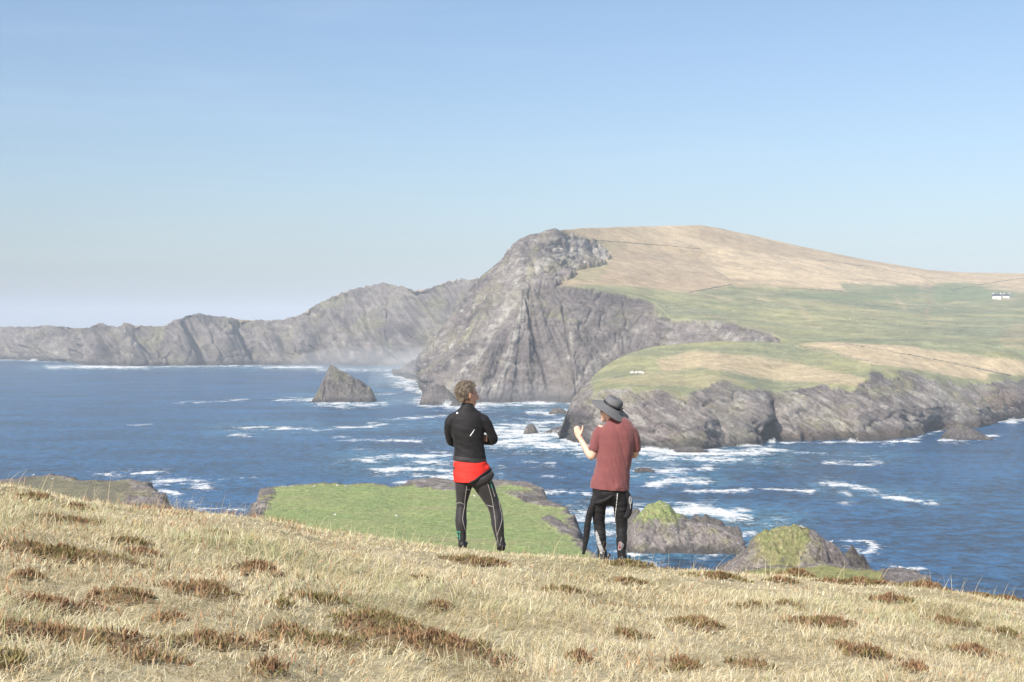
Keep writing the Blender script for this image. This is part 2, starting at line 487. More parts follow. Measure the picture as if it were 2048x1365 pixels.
disp += crag * (1 - low) * (blocky * 7 + med * 4) * (1 - 0.5 * sstep(3.7, 4.0, S)) + (1 - rock) * n_edge2 * 1.2
disp *= sstep(0, 0.06, S)
P = P + N * disp[..., None]
c = rock_color(P, 1.0, lich=0.5, light=0.7, off=41) * 1.12
c = lerp(c, ROCK * 0.82, (low * sstep(1000, 1060, PX) * (1 - sstep(1280, 1330, PX)) * 0.6)[..., None])
speck = np.clip(fbm(P, (9, 9, 6), 4, 0.65, off=44) * 3.2 - 0.45, 0, 1)
c = lerp(c, ROCK_L * 1.1, (speck * (crag * (1 - low) * 0.9 + 0.25))[..., None])
# pale quartz streaks and green ledges on the buttress
def streak(c, pts, w, colr, k):
    d = polydist(PX + n_edge * 6, PY + n_edge2 * 6, pts)
    m = np.exp(-(d / w) ** 2) * np.clip(0.55 + fbm(P, 8, 3, off=50) * 2.2, 0, 1) * k
    return lerp(c, colr, m[..., None])
for pts, w, k in [([(1030, 600), (985, 660), (930, 740), (880, 790)], 9, 0.75), ([(1048, 595), (1035, 660), (1015, 730), (985, 775)], 7, 0.8), ([(1040, 560), (1100, 520), (1160, 490), (1210, 520)], 17, 0.8),
                  ([(1140, 640), (1142, 700), (1135, 712)], 4, 0.7), ([(1020, 724), (1052, 738)], 1.8, 1.0), ([(1290, 660), (1240, 690), (1190, 720), (1160, 760)], 12, 0.5), ([(1150, 640), (1250, 630)], 2.5, 0.25),
                  ([(1430, 650), (1470, 680), (1520, 680)], 12, 0.5), ([(1330, 640), (1350, 690)], 14, 0.4)]:
    c = streak(c, pts, w, ROCK_L * 1.15, k)
for pts, w, k in [([(1075, 600), (1100, 625), (1150, 640)], 8, 0.6), ([(930, 690), (960, 650), (1000, 600)], 10, 0.6), ([(1070, 500), (1060, 560)], 6, 0.8), ([(1230, 650), (1240, 640)], 16, 0.5), ([(870, 790), (900, 760)], 9, 0.4)]:
    c = streak(c, pts, w, OLIVE * 0.85, k)
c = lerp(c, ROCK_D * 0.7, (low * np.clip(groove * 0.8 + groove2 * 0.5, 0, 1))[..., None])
c = wet_band(c, P[..., 2], med, 2, 10)
# grass: tan hill above, green below, patches
gt = np.clip(fbm(P, (260, 120, 60), 4, off=61) * 2.4 + 0.5, 0, 1)
hill = lerp(TAN, TAN * np.array([0.86, 0.83, 0.80]), gt[..., None])
gstripe = np.clip(fbm(P, (240, 40, 30), 4, off=63) * 2.6 + 0.1, 0, 1)
hill = lerp(hill, BROWN, (gstripe * 0.45)[..., None])
green = lerp(GREEN, OLIVE * 1.05, np.clip(fbm(P, (170, 60, 40), 4, off=65) * 2.4 + 0.35, 0, 1)[..., None])
line = np.interp(PX, [1000, 1110, 1200, 1290, 1380, 1460, 1560, 1690, 1850, 1900, 1960, 2048, 2400], [573, 571, 569, 573, 586, 568, 575, 582, 574, 567, 568, 580, 590])
tg = sstep(-6, 8, PY + n_edge * 7 + n_edge2 * 5 - line)
mott = fbm(P, (45, 22, 18), 4, 0.6, off=67)
gc = lerp(hill, green, tg[..., None])
def field(gc, poly, colr, k, jit=1.0):
    m = inpoly(PX + n_edge * 9 * jit + n_edge2 * 7 * jit, PY + n_edge * 3 * jit + n_edge2 * 1.5, poly).astype(float)
    for _ in range(1):
        m[1:-1] = (m[:-2] + m[1:-1] * 2 + m[2:]) / 4; m[:, 1:-1] = (m[:, :-2] + m[:, 1:-1] * 2 + m[:, 2:]) / 4
    m = m * np.clip(0.8 + mott * 0.9, 0.2, 1)
    return lerp(gc, colr, (m * k)[..., None])
gc = field(gc, [(1225, 495), (1300, 505), (1400, 517), (1392, 525), (1460, 558), (1460, 568), (1380, 586), (1290, 574), (1200, 566), (1110, 570), (1140, 552), (1215, 528)], BROWN * 1.06, 0.85)
gc = field(gc, [(1110, 460), (1160, 472), (1260, 492), (1215, 500), (1130, 475)], OLIVE, 0.6)
gc = field(gc, [(1130, 556), (1210, 522), (1222, 535), (1200, 560), (1120, 571)], OLIVE * 1.1, 0.6, 2)
gc = field(gc, [(1395, 516), (1440, 499), (1560, 512), (1700, 532), (1850, 552), (1848, 570), (1690, 580), (1480, 567), (1456, 556)], TAN * 1.12, 0.85)
gc = field(gc, [(1680, 567), (1760, 571), (1840, 571), (1836, 596), (1700, 603), (1570, 592), (1560, 582), (1690, 583)], DGREEN, 0.8)
gc = field(gc, [(1870, 567), (1940, 565), (1990, 583), (1980, 606), (1870, 605)], DGREEN, 0.75)
gc = field(gc, [(1970, 578), (2048, 556), (2400, 540), (2400, 580), (2048, 586)], BROWN * 1.2, 0.7)
gc = field(gc, [(2048, 640), (2000, 672), (2010, 700), (2060, 705), (2300, 700), (2300, 640)], BROWN, 0.5, 2)
for pts, w, colr, k in [([(1110, 569), (1180, 566), (1280, 573), (1380, 588), (1500, 604)], 4, TAN, 0.75), ([(1520, 596), (1600, 612), (1620, 640)], 6, TAN * 0.9, 0.5), ([(1620, 605), (1720, 620), (1780, 640)], 5, BROWN, 0.5),
                        ([(1855, 570), (1852, 590), (1860, 612), (1850, 632), (1862, 645)], 5, BROWN * 0.8, 0.8), ([(1790, 596), (1810, 615)], 4, TAN, 0.6), ([(1880, 608), (1990, 598), (2048, 596)], 2, TAN, 0.5),
                        ([(1500, 585), (1700, 588), (1840, 592)], 2.5, BROWN, 0.5), ([(1590, 652), (1640, 658)], 3, TAN, 0.8)]:
    d = polydist(PX + n_edge * 3, PY + n_edge2 * 4, pts)
    gc = lerp(gc, colr, (np.exp(-(d / w) ** 2) * np.clip(0.6 + n_edge * 2, 0, 1) * k)[..., None])
mt2 = fbm(P, (14, 9, 8), 4, 0.65, off=69)
gc = gc * (1 + np.clip(mott * 0.5 + mt2 * 0.55, -0.45, 0.45))[..., None]
gc = lerp(gc, TAN * 0.9, (np.clip(mott * 2.2 - 0.35, 0, 1) * 0.45)[..., None])
c = lerp(gc, c, rock[..., None])
colv = np.concatenate([c, rock[..., None]], -1)
put('big_headland', mesh_np('big_headland', P, grid_faces(*P.shape[:2]), col=colv.reshape(-1, 4)), MAT_BIG, kind='structure', smooth=False)
B_SURF = (P.reshape(-1, 3), *[a.reshape(-1) for a in proj(P)])

# ============================================================ nearer promontory with slabs and turf
def Cc(px, w, r1py, dd1, r3, r4):
    dw = float(wl_depth(w, 0.0))
    d0 = float(np.interp(px, [1118, 1136, 1170, 1260, 1370, 1440, 1560, 1680, 1740, 1850, 1960, 2048, 2140, 2380], [787, 767, 732, 717, 698, 712, 748, 760, 770, 830, 880, 935, 990, 1175])) if px > 1140 else dw
    z1 = float(at(px, r1py, d0 + dd1)[2])
    pm = (r1py + r3[0]) / 2 + (r1py - r3[0]) * 0.06; dm = (d0 + dd1 + r3[1]) / 2
    return (px, [wl_(w), ('z', z1 * 0.45, dw + (d0 + dd1 - dw) * 0.30), (r1py, d0 + dd1), (pm, dm), r3, r4, ('z', -6.0, r4[2] + 60) if px < 1575 else ('z', r4[1] - 14, r4[2] + 130)])
colsC = [
    Cc(1118, 874, 872, 2, (871, 765), ('z', -4, 775)),
    Cc(1127, 872, 850, 6, (848, 775), ('z', 0, 790)),
    Cc(1136, 880, 826, 10, (815, 790), ('z', 0, 830)),
    Cc(1150, 886, 806, 18, (790, 800), ('z', 2, 840)),
    Cc(1170, 891, 792, 26, (768, 830), ('z', 4, 870)),
    Cc(1195, 893, 782, 32, (744, 860), ('z', 6, 900)),
    Cc(1225, 895, 776, 36, (722, 890), ('z', 10, 930)),
    Cc(1260, 896, 772, 40, (705, 915), ('z', 14, 950)),
    Cc(1310, 898, 776, 42, (691, 935), ('z', 16, 970)),
    Cc(1370, 904, 785, 44, (685, 945), ('z', 16, 980)),
    Cc(1410, 902, 772, 46, (682, 945), ('z', 16, 980)),
    Cc(1440, 896, 766, 46, (681, 945), ('z', 16, 975)),
    Cc(1500, 893, 776, 44, (681, 945), ('z', 18, 975)),
    Cc(1528, 891, 781, 44, (682, 945), ('z', 22, 975)),
    Cc(1545, 881, 783, 46, (683, 948), ('z', 30, 980)),
    Cc(1562, 884, 782, 44, (684, 950), ('z', 42, 1010)),
    Cc(1620, 884, 772, 46, (688, 960), ('z', 50.5, 1040)),
    Cc(1680, 882, 765, 46, (690, 960), ('z', 50.5, 1040)),
    Cc(1715, 886, 762, 50, (692, 960), ('z', 50, 1050)),
    Cc(1740, 884, 742, 62, (694, 965), ('z', 49.5, 1050)),
    Cc(1800, 880, 740, 70, (696, 970), ('z', 49, 1060)),
    Cc(1850, 872, 750, 60, (698, 985), ('z', 48.5, 1070)),
    Cc(1872, 866, 754, 50, (699, 990), ('z', 48.5, 1070)),
    Cc(1900, 862, 758, 50, (700, 990), ('z', 48.5, 1075)),
    Cc(1960, 857, 764, 50, (702, 1000), ('z', 48, 1080)),
    Cc(2000, 846, 762, 46, (704, 1000), ('z', 48, 1085)),
    Cc(2048, 838, 758, 46, (706, 1010), ('z', 48, 1090)),
    Cc(2140, 828, 752, 46, (706, 1030), ('z', 48, 1100)),
    Cc(2380, 800, 745, 46, (706, 1080), ('z', 46, 1130)),
]
P, PX, PY, S = loft(colsC, [48, 58, 26, 24, 10, 6], 1.7, smooth=1)
N = grid_normals(P)
n_edge = fbm(P, 14, 4, off=71); n_edge2 = fbm(P, 50, 3, off=73)
edge = 2.0 + n_edge * 0.32 + n_edge2 * 0.25 + 0.22 * np.exp(-((PX - 1440) / 30) ** 2) - 0.10
rock = 1 - sstep(-0.05, 0.05, S - edge)
rock = np.maximum(rock, 1 - sstep(1172, 1185, PX + n_edge * 12 - (PY - 750) * 0.2))
win = np.sin(np.clip(S / 2, 0, 1) * math.pi) ** 0.6
slab = strata(P, 0.55, 9, 75, off=76, octaves=4)
fine = strata(P, 0.62, 2.6, 22, off=79, octaves=4)
bigr = fbm(P, (48, 48, 70), 3, off=82, ridged=True)
med = fbm(P, 12, 4, 0.6, off=85)
disp = win * (bigr * 2.0 + slab * 6 + n_edge2 * 4) + rock * (med * 0.7 + slab * 1.0 + fine * 1.7) + (1 - rock) * n_edge2 * 0.5
Pr = bedframe(P, 0.6)
cr = creases(Pr, (60, 22, 8), 0.08, 2.1) + creases(Pr, (20, 10, 3), 0.10, 6.7) * 0.5 + creases(P, (30, 26, 50), 0.04, 8.2) * 0.6
disp -= rock * cr * 2.0
disp *= 1 - 0.65 * sstep(1.45, 2.0, S)
# sea caves and gullies cut into the foot of the slabs
for cx, cw, top, k in [(1540, 9, 848, 13), (1519, 4, 856, 8), (1694, 9, 862, 8), (1876, 15, 840, 11), (2018, 11, 838, 10), (1610, 6, 868, 6)]:
    disp -= np.exp(-((PX - cx) / cw) ** 2) * sstep(top - 8, top + 8, PY) * k * (S < 1.9)
disp *= 0.15 + 0.85 * sstep(0, 0.15, S)
P = P + N * disp[..., None]
c = rock_color(P, 0.6, lich=0.6, light=0.8, off=91) * 1.22
bed = strata(P, 0.6, 3.2, 150, off=88, octaves=3)
c = lerp(c, ROCK_L * 1.05, (np.clip(fine * 1.6 + slab * 1.0 + bed * 1.4 - 0.05, 0, 1) * 0.7)[..., None])
c = lerp(c, ROCK_D, (np.clip(-bed * 2.4 - 0.3, 0, 1) * 0.55)[..., None])
c = lerp(c, ROCK_D * 0.9, (np.clip(-fine * 2.2 - 0.35, 0, 1) * 0.7)[..., None])
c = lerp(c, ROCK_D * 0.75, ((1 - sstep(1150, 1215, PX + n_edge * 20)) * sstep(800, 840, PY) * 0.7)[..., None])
pale = np.exp(-(polydist(PX, PY, [(1870, 785), (1900, 830)]) / 28) ** 2) + np.exp(-(polydist(PX, PY, [(1480, 800), (1460, 860)]) / 40) ** 2) * 0.5
c = lerp(c, ROCK_L * 1.1, (np.clip(pale, 0, 1) * np.clip(0.5 + med * 2, 0, 1) * 0.7)[..., None])
red = np.exp(-(polydist(PX, PY, [(1990, 800), (2040, 815)]) / 20) ** 2)
c = lerp(c, np.array([0.20, 0.12, 0.085]), (np.clip(red, 0, 1) * 0.6)[..., None])
mosses = np.clip(fbm(P, (20, 20, 9), 4, off=95) * 2.8 - 0.3, 0, 1) * sstep(0.7, 1.6, S)
c = lerp(c, OLIVE * 0.9, (mosses * 0.6)[..., None])
c = wet_band(c, P[..., 2], med, 1.5, 6.5)
rust = np.exp(-((P[..., 2] - 3.2) / 1.6) ** 2) * sstep(1500, 1600, PX)
c = lerp(c, np.array([0.13, 0.085, 0.055]), (rust * 0.55)[..., None])
gc = lerp(OLIVE * 1.02, GREEN, np.clip(fbm(P, (60, 40, 30), 4, off=97) * 2.2 + 0.4, 0, 1)[..., None])
def fieldC(gc, poly, colr, k, jit=1.0):
    m = inpoly(PX + n_edge * 10 * jit + n_edge2 * 8 * jit, PY + n_edge * 4 * jit, poly).astype(float)
    for _ in range(3):
        m[1:-1] = (m[:-2] + m[1:-1] * 2 + m[2:]) / 4; m[:, 1:-1] = (m[:, :-2] + m[:, 1:-1] * 2 + m[:, 2:]) / 4
    return lerp(gc, colr, (m * k)[..., None])
gc = fieldC(gc, [(1310, 720), (1390, 700), (1460, 708), (1520, 715), (1600, 728), (1700, 748), (1760, 775), (1640, 766), (1560, 762), (1500, 752), (1400, 735), (1330, 745)], TAN * 0.95, 0.8, 1.6)
gc = fieldC(gc, [(1180, 760), (1300, 745), (1420, 750), (1500, 765), (1400, 775), (1250, 770)], lerp(OLIVE, TAN, 0.45), 0.7, 2)
gc = fieldC(gc, [(1596, 690), (1690, 676), (1720, 672), (1850, 699), (1960, 713), (2048, 722), (2400, 735), (2400, 760), (2048, 752), (1975, 748), (1980, 760), (1920, 756), (1830, 738), (1740, 728), (1660, 700)], TAN * 1.05, 0.9, 0.8)
mott = fbm(P, (30, 16, 12), 4, 0.6, off=101); mt2 = fbm(P, (9, 6, 5), 4, 0.65, off=103)
gc = gc * (1 + np.clip(mott * 0.5 + mt2 * 0.5, -0.4, 0.4))[..., None]
gc = lerp(gc, TAN * 0.85, (np.clip(mott * 2.2 - 0.35, 0, 1) * 0.4)[..., None])
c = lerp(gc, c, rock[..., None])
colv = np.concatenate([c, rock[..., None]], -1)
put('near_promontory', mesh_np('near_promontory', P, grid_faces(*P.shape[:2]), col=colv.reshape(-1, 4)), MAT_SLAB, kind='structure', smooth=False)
C_SURF = (P.reshape(-1, 3), *[a.reshape(-1) for a in proj(P)])

# faint island far out on the left
xs = np.linspace(-1, 1, 60); ys = np.linspace(-1, 1, 24)
X, Y = np.meshgrid(xs, ys)
ctr = on_level(40.0, 651.5, 0.0)
hh = np.clip(1 - X ** 2 - Y ** 2, 0, 1)
c0 = at(38, 650, 8000)
Pm = np.stack([c0[0] + X * 250, 8000 + Y * 300, -5 + (hh ** 0.8) * 32 * (0.75 + 0.5 * fbm(np.stack([X * 3, Y * 3, X * 0], -1), 1.0, 3))], -1)
colv = np.concatenate([np.broadcast_to(ROCK, Pm.shape), np.ones(Pm.shape[:2] + (1,))], -1)
put('distant_island', mesh_np('distant_island', Pm, grid_faces(24, 60), col=colv.reshape(-1, 4)), MAT_FAR, kind='structure', smooth=False)

# ============================================================ turf platforms below the slope (plateaus with broken rims)
def plateau(name, outline, z, step, rim, wcliff, colors, tilt=(0, 0), off=0.0, rockpoly=(), amp=0.5, rimmask=None, kind='structure', label=None, cat=None):
    poly = [tuple(on_level(px, py, z)[:2]) if py is not None else px for px, py in outline]
    poly = [(float(a), float(b)) for a, b in poly]
    ax = np.array(poly)
    x0, y0 = ax.min(0) - wcliff - 4; x1, y1 = ax.max(0) + wcliff + 4
    xs = np.arange(x0, x1 + step, step); ys = np.arange(y0, y1 + step, step)
    X, Y = np.meshgrid(xs, ys)
    Q = np.stack([X, Y, np.zeros_like(X)], -1)
    ins = inpoly(X, Y, poly)
    sd = polydist(X, Y, poly, True) * np.where(ins, 1, -1)
    n1 = fbm(Q, 9, 4, 0.55, off=off + 1); n2 = fbm(Q, 2.6, 3, 0.6, off=off + 2); n3 = fbm(Q, 26, 3, off=off + 3)
    s = sd + n1 * 3.2 + n2 * 0.7
    t = np.clip((s + wcliff) / wcliff, 0, 1)
    zt = z + tilt[0] * (X - ax[:, 0].mean()) + tilt[1] * (Y - ax[:, 1].mean()) + n3 * amp * 2.2 + fbm(Q, 13, 2, off=off + 31) * amp * 0.9 - 0.5 * np.exp(-np.clip(sd, 0, None) / 4.0) + 0.25
    Z = -4 + (zt + 4) * t ** 0.75
    PXq, PYq = proj(np.stack([X, Y, Z], -1))
    rk = 1 - sstep(rim * 0.5, rim, s + n1 * rim * 0.9)
    for poly2 in rockpoly:
        rk = np.maximum(rk, inpoly(PXq + n1 * 18 + n2 * 5, PYq + n1 * 9 + n2 * 3, poly2).astype(float))
    Z = Z + rk * (fbm(Q, (5, 7, 5), 4, 0.6, off=off + 6, ridged=True) * 1.2 + n2 * 0.5) * amp + (1 - rk) * (n2 * 0.16 + fbm(Q, 1.1, 3, 0.6, off=off + 21) * 0.16)
    Pq = np.stack([X, Y, Z], -1)
    cr = rock_color(Pq, 0.16, lich=0.9, light=0.9, off=off + 11) * 1.35
    cr = wet_band(cr, Z, n1, 1, 4)
    g = np.clip(fbm(Q, (14, 9, 9), 4, off=off + 13) * 2.0 + 0.5, 0, 1)
    gm = np.clip(fbm(Q, (2.2, 1.6, 2), 4, 0.65, off=off + 15) * 2.2 + 0.5, 0, 1)
    cg = lerp(colors[0], colors[1], g[..., None]); cg = lerp(cg, colors[2], (gm * 0.45)[..., None]); gs = np.clip(fbm(Q, (3.5, 2.0, 3), 4, 0.65, off=off + 17) * 3 - 0.2, 0, 1); cg = lerp(cg, colors[0] * 0.62, (gs * 0.6)[..., None]); gb_ = np.clip(fbm(Q, (18, 10, 9), 4, 0.6, off=off + 19) * 3 - 0.45, 0, 1); cg = lerp(cg, np.array([0.33, 0.28, 0.15]), (gb_ * 0.65)[..., None])
    c = lerp(cg, cr, rk[..., None])
    m = (Z > -3.9)
    fm = m[:-1, :-1] | m[1:, :-1] | m[:-1, 1:] | m[1:, 1:]
    colv = np.concatenate([c, rk[..., None]], -1)
    me = mesh_np(name, Pq, grid_faces(*Z.shape, mask=fm), col=colv.reshape(-1, 4))
    return put(name, me, MAT_MID, kind=kind, label=label, cat=cat), Pq

TURF = (np.array([0.235, 0.31, 0.105]), np.array([0.275, 0.315, 0.12]), np.array([0.32, 0.31, 0.15]))
plateau('grassy_headland', [(497, 1034), (512, 1008), (524, 983), (545, 976), (640, 971), (745, 968), (790, 974), (815, 963), (870, 957), (930, 962), (1000, 957), (1060, 965), (1088, 980), (1094, 996), (1128, 1016), (1148, 1046),
         (1160, 1078), (1195, 1112), ((12.0, 150.0), None), ((8.0, 105.0), None), ((-40.0, 105.0), None), ((-44.0, 200.0), None)], 32.0, 0.42, 1.4, 10, TURF, off=120,
        rockpoly=[[(805, 940), (1100, 940), (1100, 990), (1060, 980), (1020, 972), (960, 978), (890, 982), (830, 976)], 
                  [(1085, 1040), (1105, 1035), (1170, 1078), (1152, 1080), (1110, 1058)], [(1000, 985), (1095, 985), (1130, 1020), (1090, 1018), (1040, 1000)], [(495, 1040), (520, 970), (552, 975), (548, 990), (530, 1010), (522, 1034)]], amp=0.45)
GREYT = (np.array([0.19, 0.165, 0.12]), np.array([0.225, 0.20, 0.125]), np.array([0.21, 0.215, 0.10]))
plateau('rocky_ledge', [(-60, 968), (20, 963), (60, 949), (100, 946), (150, 953), (200, 962), (252, 959), (276, 966), (300, 970), (318, 986), (326, 1004), (352, 1016), (372, 1026), ((-46.0, 170.0), None), ((-80.0, 165.0), None), ((-110.0, 230.0), None)],
        36.0, 0.5, 2.6, 9, GREYT, off=160, rockpoly=[[(262, 950), (330, 950), (380, 1040), (280, 1040), (240, 1010), (262, 985)]], amp=0.55)
LOWT = (np.array([0.22, 0.245, 0.075]), np.array([0.26, 0.25, 0.09]), np.array([0.31, 0.27, 0.12]))
plateau('low_grassy_ledge', [(1440, 1150), (1480, 1142), (1560, 1138), (1640, 1137), (1740, 1138), (1798, 1134), (1830, 1138), (1850, 1152), (1868, 1160), (1880, 1180), ((42.0, 140.0), None), ((22.0, 130.0), None), ((20.0, 160.0), None)],
        30.0, 0.35, 1.8, 8, LOWT, off=190, rockpoly=[[(1765, 1120), (1880, 1120), (1890, 1190), (1770, 1175)]], amp=0.5)

# ============================================================ ridge-shaped rocks: stacks, islets, skerries
def ridge_rock(name, prof, d, front, label, cat='rock', base=0.0, p=1.4, amp=1.0, step=0.6, grass=None, off=0.0, gcols=(np.array([0.185, 0.235, 0.075]), np.array([0.255, 0.24, 0.11])), mat=None, rs=0.3, skew=0.0, back=None, dark=0.0, kind=None, dip=0.6):
    q = np.array([at(a, b, d) for a, b in prof])
    back = back or front
    xs = np.arange(q[0, 0] - 2 * step, q[-1, 0] + 2.5 * step, step); ys = np.arange(-front * 1.15, back * 1.15, step)
    X, Y = np.meshgrid(xs, ys)
    top = np.interp(X, q[:, 0], q[:, 2], left=base - 3, right=base - 3) - base
    Q = np.stack([X, Y, top], -1)
    n1 = fbm(Q, max(front * 0.6, 2), 3, off=off)
    Yr = Y - skew * (X - q[:, 0].mean()) + n1 * front * 0.25
    w = np.where(Yr < 0, front, back)
    prf = np.clip(1 - (np.abs(Yr) / w) ** p, -0.4, 1)
    Z = np.where(prf > 0, top * prf, prf * 8)
    hgt = max(float(top.max()), 1.0)
    Qz = np.stack([X, Y, Z], -1)
    rel = strata(Qz, dip, hgt * 0.13, hgt * 1.2, off=off + 2, octaves=4) * 0.55 + fbm(Qz, hgt * 0.35, 4, 0.6, off=off + 3, ridged=True) * 0.5
    env = np.clip(prf * 3 + 0.1, 0, 1) * (0.45 + 0.55 * sstep(0.0, 0.25, 1 - prf))
    Qb = bedframe(Qz, dip)
    crk = creases(Qb, (hgt * 0.9, hgt * 0.5, hgt * 0.16), 0.10, off * 0.37) + creases(Qz, (hgt * 0.35, hgt * 0.3, hgt * 0.6), 0.07, off * 0.21)
    step_ = np.round((Qb[..., 2] / (hgt * 0.22)) + fbm(Qz, hgt * 0.5, 2, off=off + 5)) * hgt * 0.22
    Z = Z + rel * hgt * 0.16 * amp * env - crk * hgt * 0.075 * min(amp, 1.0) * env + (perlin(step_ / hgt * 3.1, X / hgt * 0.8, Y / hgt * 0.8) * hgt * 0.10 * min(amp, 1.0) * env)
    Pq = np.stack([X, Y + d, Z + base], -1)
    c = rock_color(Pq, rs, lich=0.6, light=0.6, off=off + 7)
    c = lerp(c, c * 0.5, dark)
    rk = np.ones_like(Z)
    nn = fbm(Pq, hgt * 0.25, 4, 0.6, off=off + 9)
    if grass is not None:
        gm = grass(X - q[:, 0].mean(), Y, Z, hgt, nn + 0.5 * fbm(Pq, hgt * 0.07, 3, 0.6, off=off + 12))
        gcol = lerp(gcols[0], gcols[1], np.clip(nn * 2 + 0.35 + fbm(Pq, hgt * 0.06, 3, 0.6, off=off + 14) * 1.6, 0, 1)[..., None]); gcol = gcol * (1 + np.clip(fbm(Pq, hgt * 0.04, 3, 0.6, off=off + 15) * 0.9, -.4, .4))[..., None]
        c = lerp(c, gcol, gm[..., None]); rk = 1 - gm
    if base == 0:
        c = wet_band(c, Z, nn, 0.04 * hgt + 0.3, 0.12 * hgt + 1.2)
    m = Z > -1.5
    fm = m[:-1, :-1] | m[1:, :-1] | m[:-1, 1:] | m[1:, 1:]
    colv = np.concatenate([c, rk[..., None]], -1)
    me = mesh_np(name, Pq, grid_faces(*Z.shape, mask=fm), col=colv.reshape(-1, 4))
    return put(name, me, mat or MAT_STACK, label=label, cat=cat, kind=kind, smooth=False), Pq

ridge_rock('sea_stack', [(627, 806), (633, 790), (645, 763), (655, 742), (660, 731), (666, 733), (680, 742), (700, 752), (722, 764), (738, 775), (746, 786), (750, 797)], 1150, 17,
           'tall pointed grey sea stack standing alone in open water', p=1.1, amp=0.95, step=0.42, off=210, rs=0.35, skew=0.12, dark=0.30)
def cap_islet(x, y, z, h, n):
    return sstep(0.60, 0.68, z / h + n * 0.35 - 0.012 * np.clip(x, 0, 99)) * (1 - sstep(2, 5, x + n * 3))
ridge_rock('islet', [(1240, 1092), (1252, 1076), (1262, 1052), (1280, 1026), (1298, 1012), (1320, 1007), (1338, 1014), (1352, 1030), (1368, 1034), (1385, 1044), (1412, 1048), (1440, 1056), (1462, 1066), (1480, 1080), (1490, 1094)], 396, 13.5,
           'rocky islet with bright green grass cap ringed by white surf', 'islet', p=1.6, amp=1.35, step=0.22, grass=cap_islet, off=230, rs=0.13, mat=MAT_MID, back=9, dark=-0.9)
ridge_rock('jagged_rock', [(1376, 1062), (1383, 1036), (1392, 1030), (1404, 1034), (1412, 1029), (1424, 1038), (1436, 1040), (1446, 1046), (1452, 1062)], 416, 4, 'jagged dark rock rising behind the grass-capped islet in the surf', p=1.3, amp=1.6, step=0.2, off=240, rs=0.12, mat=MAT_MID, dark=0.5)
ridge_rock('skerry', [(1415, 1078), (1428, 1064), (1446, 1054), (1462, 1052), (1476, 1054), (1484, 1066)], 402, 4, 'low brown rock tail at the right end of the grass-capped islet', p=1.3, amp=1.5, step=0.2, off=243, rs=0.12, mat=MAT_MID, dark=0.3)
ridge_rock('skerry', [(1238, 1042), (1250, 1026), (1262, 1022), (1276, 1020), (1290, 1036)], 425, 4, 'dark rock in white surf left of the grass-capped islet', p=1.3, amp=1.4, step=0.22, off=246, rs=0.12, mat=MAT_MID, dark=0.4)
def cap_knoll(x, y, z, h, n):
    return sstep(0.0, 0.15, z / h * 0.9 + n * 0.45 - 0.15 - sstep(0.2, 1.4, x + n * 2.5 - (z / h - 0.7) * 3.5) * 0.9) * (1 - 0.95 * sstep(-3.4, -4.6, x + n * 2 + z * 0.35))
ridge_rock('rocky_knoll', [(1448, 1150), (1466, 1128), (1484, 1108), (1500, 1094), (1512, 1072), (1530, 1062), (1560, 1056), (1592, 1054), (1612, 1058), (1632, 1066), (1650, 1082), (1668, 1090), (1684, 1104), (1698, 1122), (1708, 1142), (1716, 1160)], 196, 7.0,
           'rounded knoll, half olive grass half bare grey rock, just beyond the slope', 'knoll', base=27.0, p=1.9, amp=0.95, step=0.11, grass=cap_knoll, gcols=(np.array([0.20, 0.205, 0.085]), np.array([0.27, 0.235, 0.12])), off=250, rs=0.10, mat=MAT_MID, dark=-1.0)
ridge_rock('rock_spire', [(1682, 1150), (1690, 1112), (1697, 1100), (1703, 1091), (1710, 1097), (1716, 1108), (1728, 1112), (1738, 1128), (1746, 1150)], 215, 2.6, 'dark jagged rock spire beside the rounded grassy knoll', base=20.0, p=1.3, amp=0.9, step=0.1, off=270, rs=0.08, mat=MAT_MID, dark=0.55)
ridge_rock('small_sea_rock', [(1046, 872), (1049, 860), (1055, 851), (1062, 848), (1068, 849), (1074, 860), (1079, 872)], 806, 5, 'small dark pointed rock in foam between the two men', amp=0.9, step=0.25, off=280, rs=0.2, dark=0.5)
ridge_rock('skerry', [(1096, 829), (1103, 820), (1112, 815), (1122, 817), (1132, 822), (1140, 828)], 985, 6, 'low dark rock in surf below the big cliff foot', amp=1.2, step=0.4, off=283, rs=0.2, dark=0.5)
ridge_rock('skerry', [(1266, 950), (1272, 938), (1282, 935), (1296, 936), (1306, 941), (1316, 948)], 598, 4, 'low brown rock awash just right of the maroon shirt', amp=1.2, step=0.25, off=286, rs=0.2, dark=0.3)
ridge_rock('skerry', [(1886, 882), (1892, 866), (1904, 854), (1916, 849), (1928, 852), (1944, 858), (1958, 866), (1974, 873), (1980, 879)], 770, 9, 'dark craggy skerry in surf off the right-hand slabs', amp=1.3, step=0.35, off=289, rs=0.25, dark=0.5)
ridge_rock('skerry', [(1344, 908), (1352, 896), (1372, 894), (1396, 894), (1414, 902), (1424, 908)], 692, 6, 'flat rock shelf at the foot of the near promontory', amp=0.8, step=0.3, off=292, rs=0.25, dark=0.45)
ridge_rock('skerry', [(1092, 866), (1104, 858), (1120, 854), (1132, 848), (1142, 858), (1148, 872)], 815, 7, 'dark rocks off the left tip of the near promontory', amp=1.4, step=0.3, off=295, rs=0.25, dark=0.55)
ridge_rock('skerry', [(896, 815), (905, 806), (914, 803), (922, 807), (930, 814)], 1085, 6, 'small wet rock in surf left of the curly haired man', amp=1.2, step=0.4, off=298, rs=0.3, dark=0.5)
ridge_rock('skerry', [(842, 796), (856, 778), (872, 768), (888, 772), (902, 786), (916, 806)], 1105, 11, 'dark rock shoulder at the left foot of the big cliff', amp=1.1, step=0.5, off=301, rs=0.4, dark=0.4)

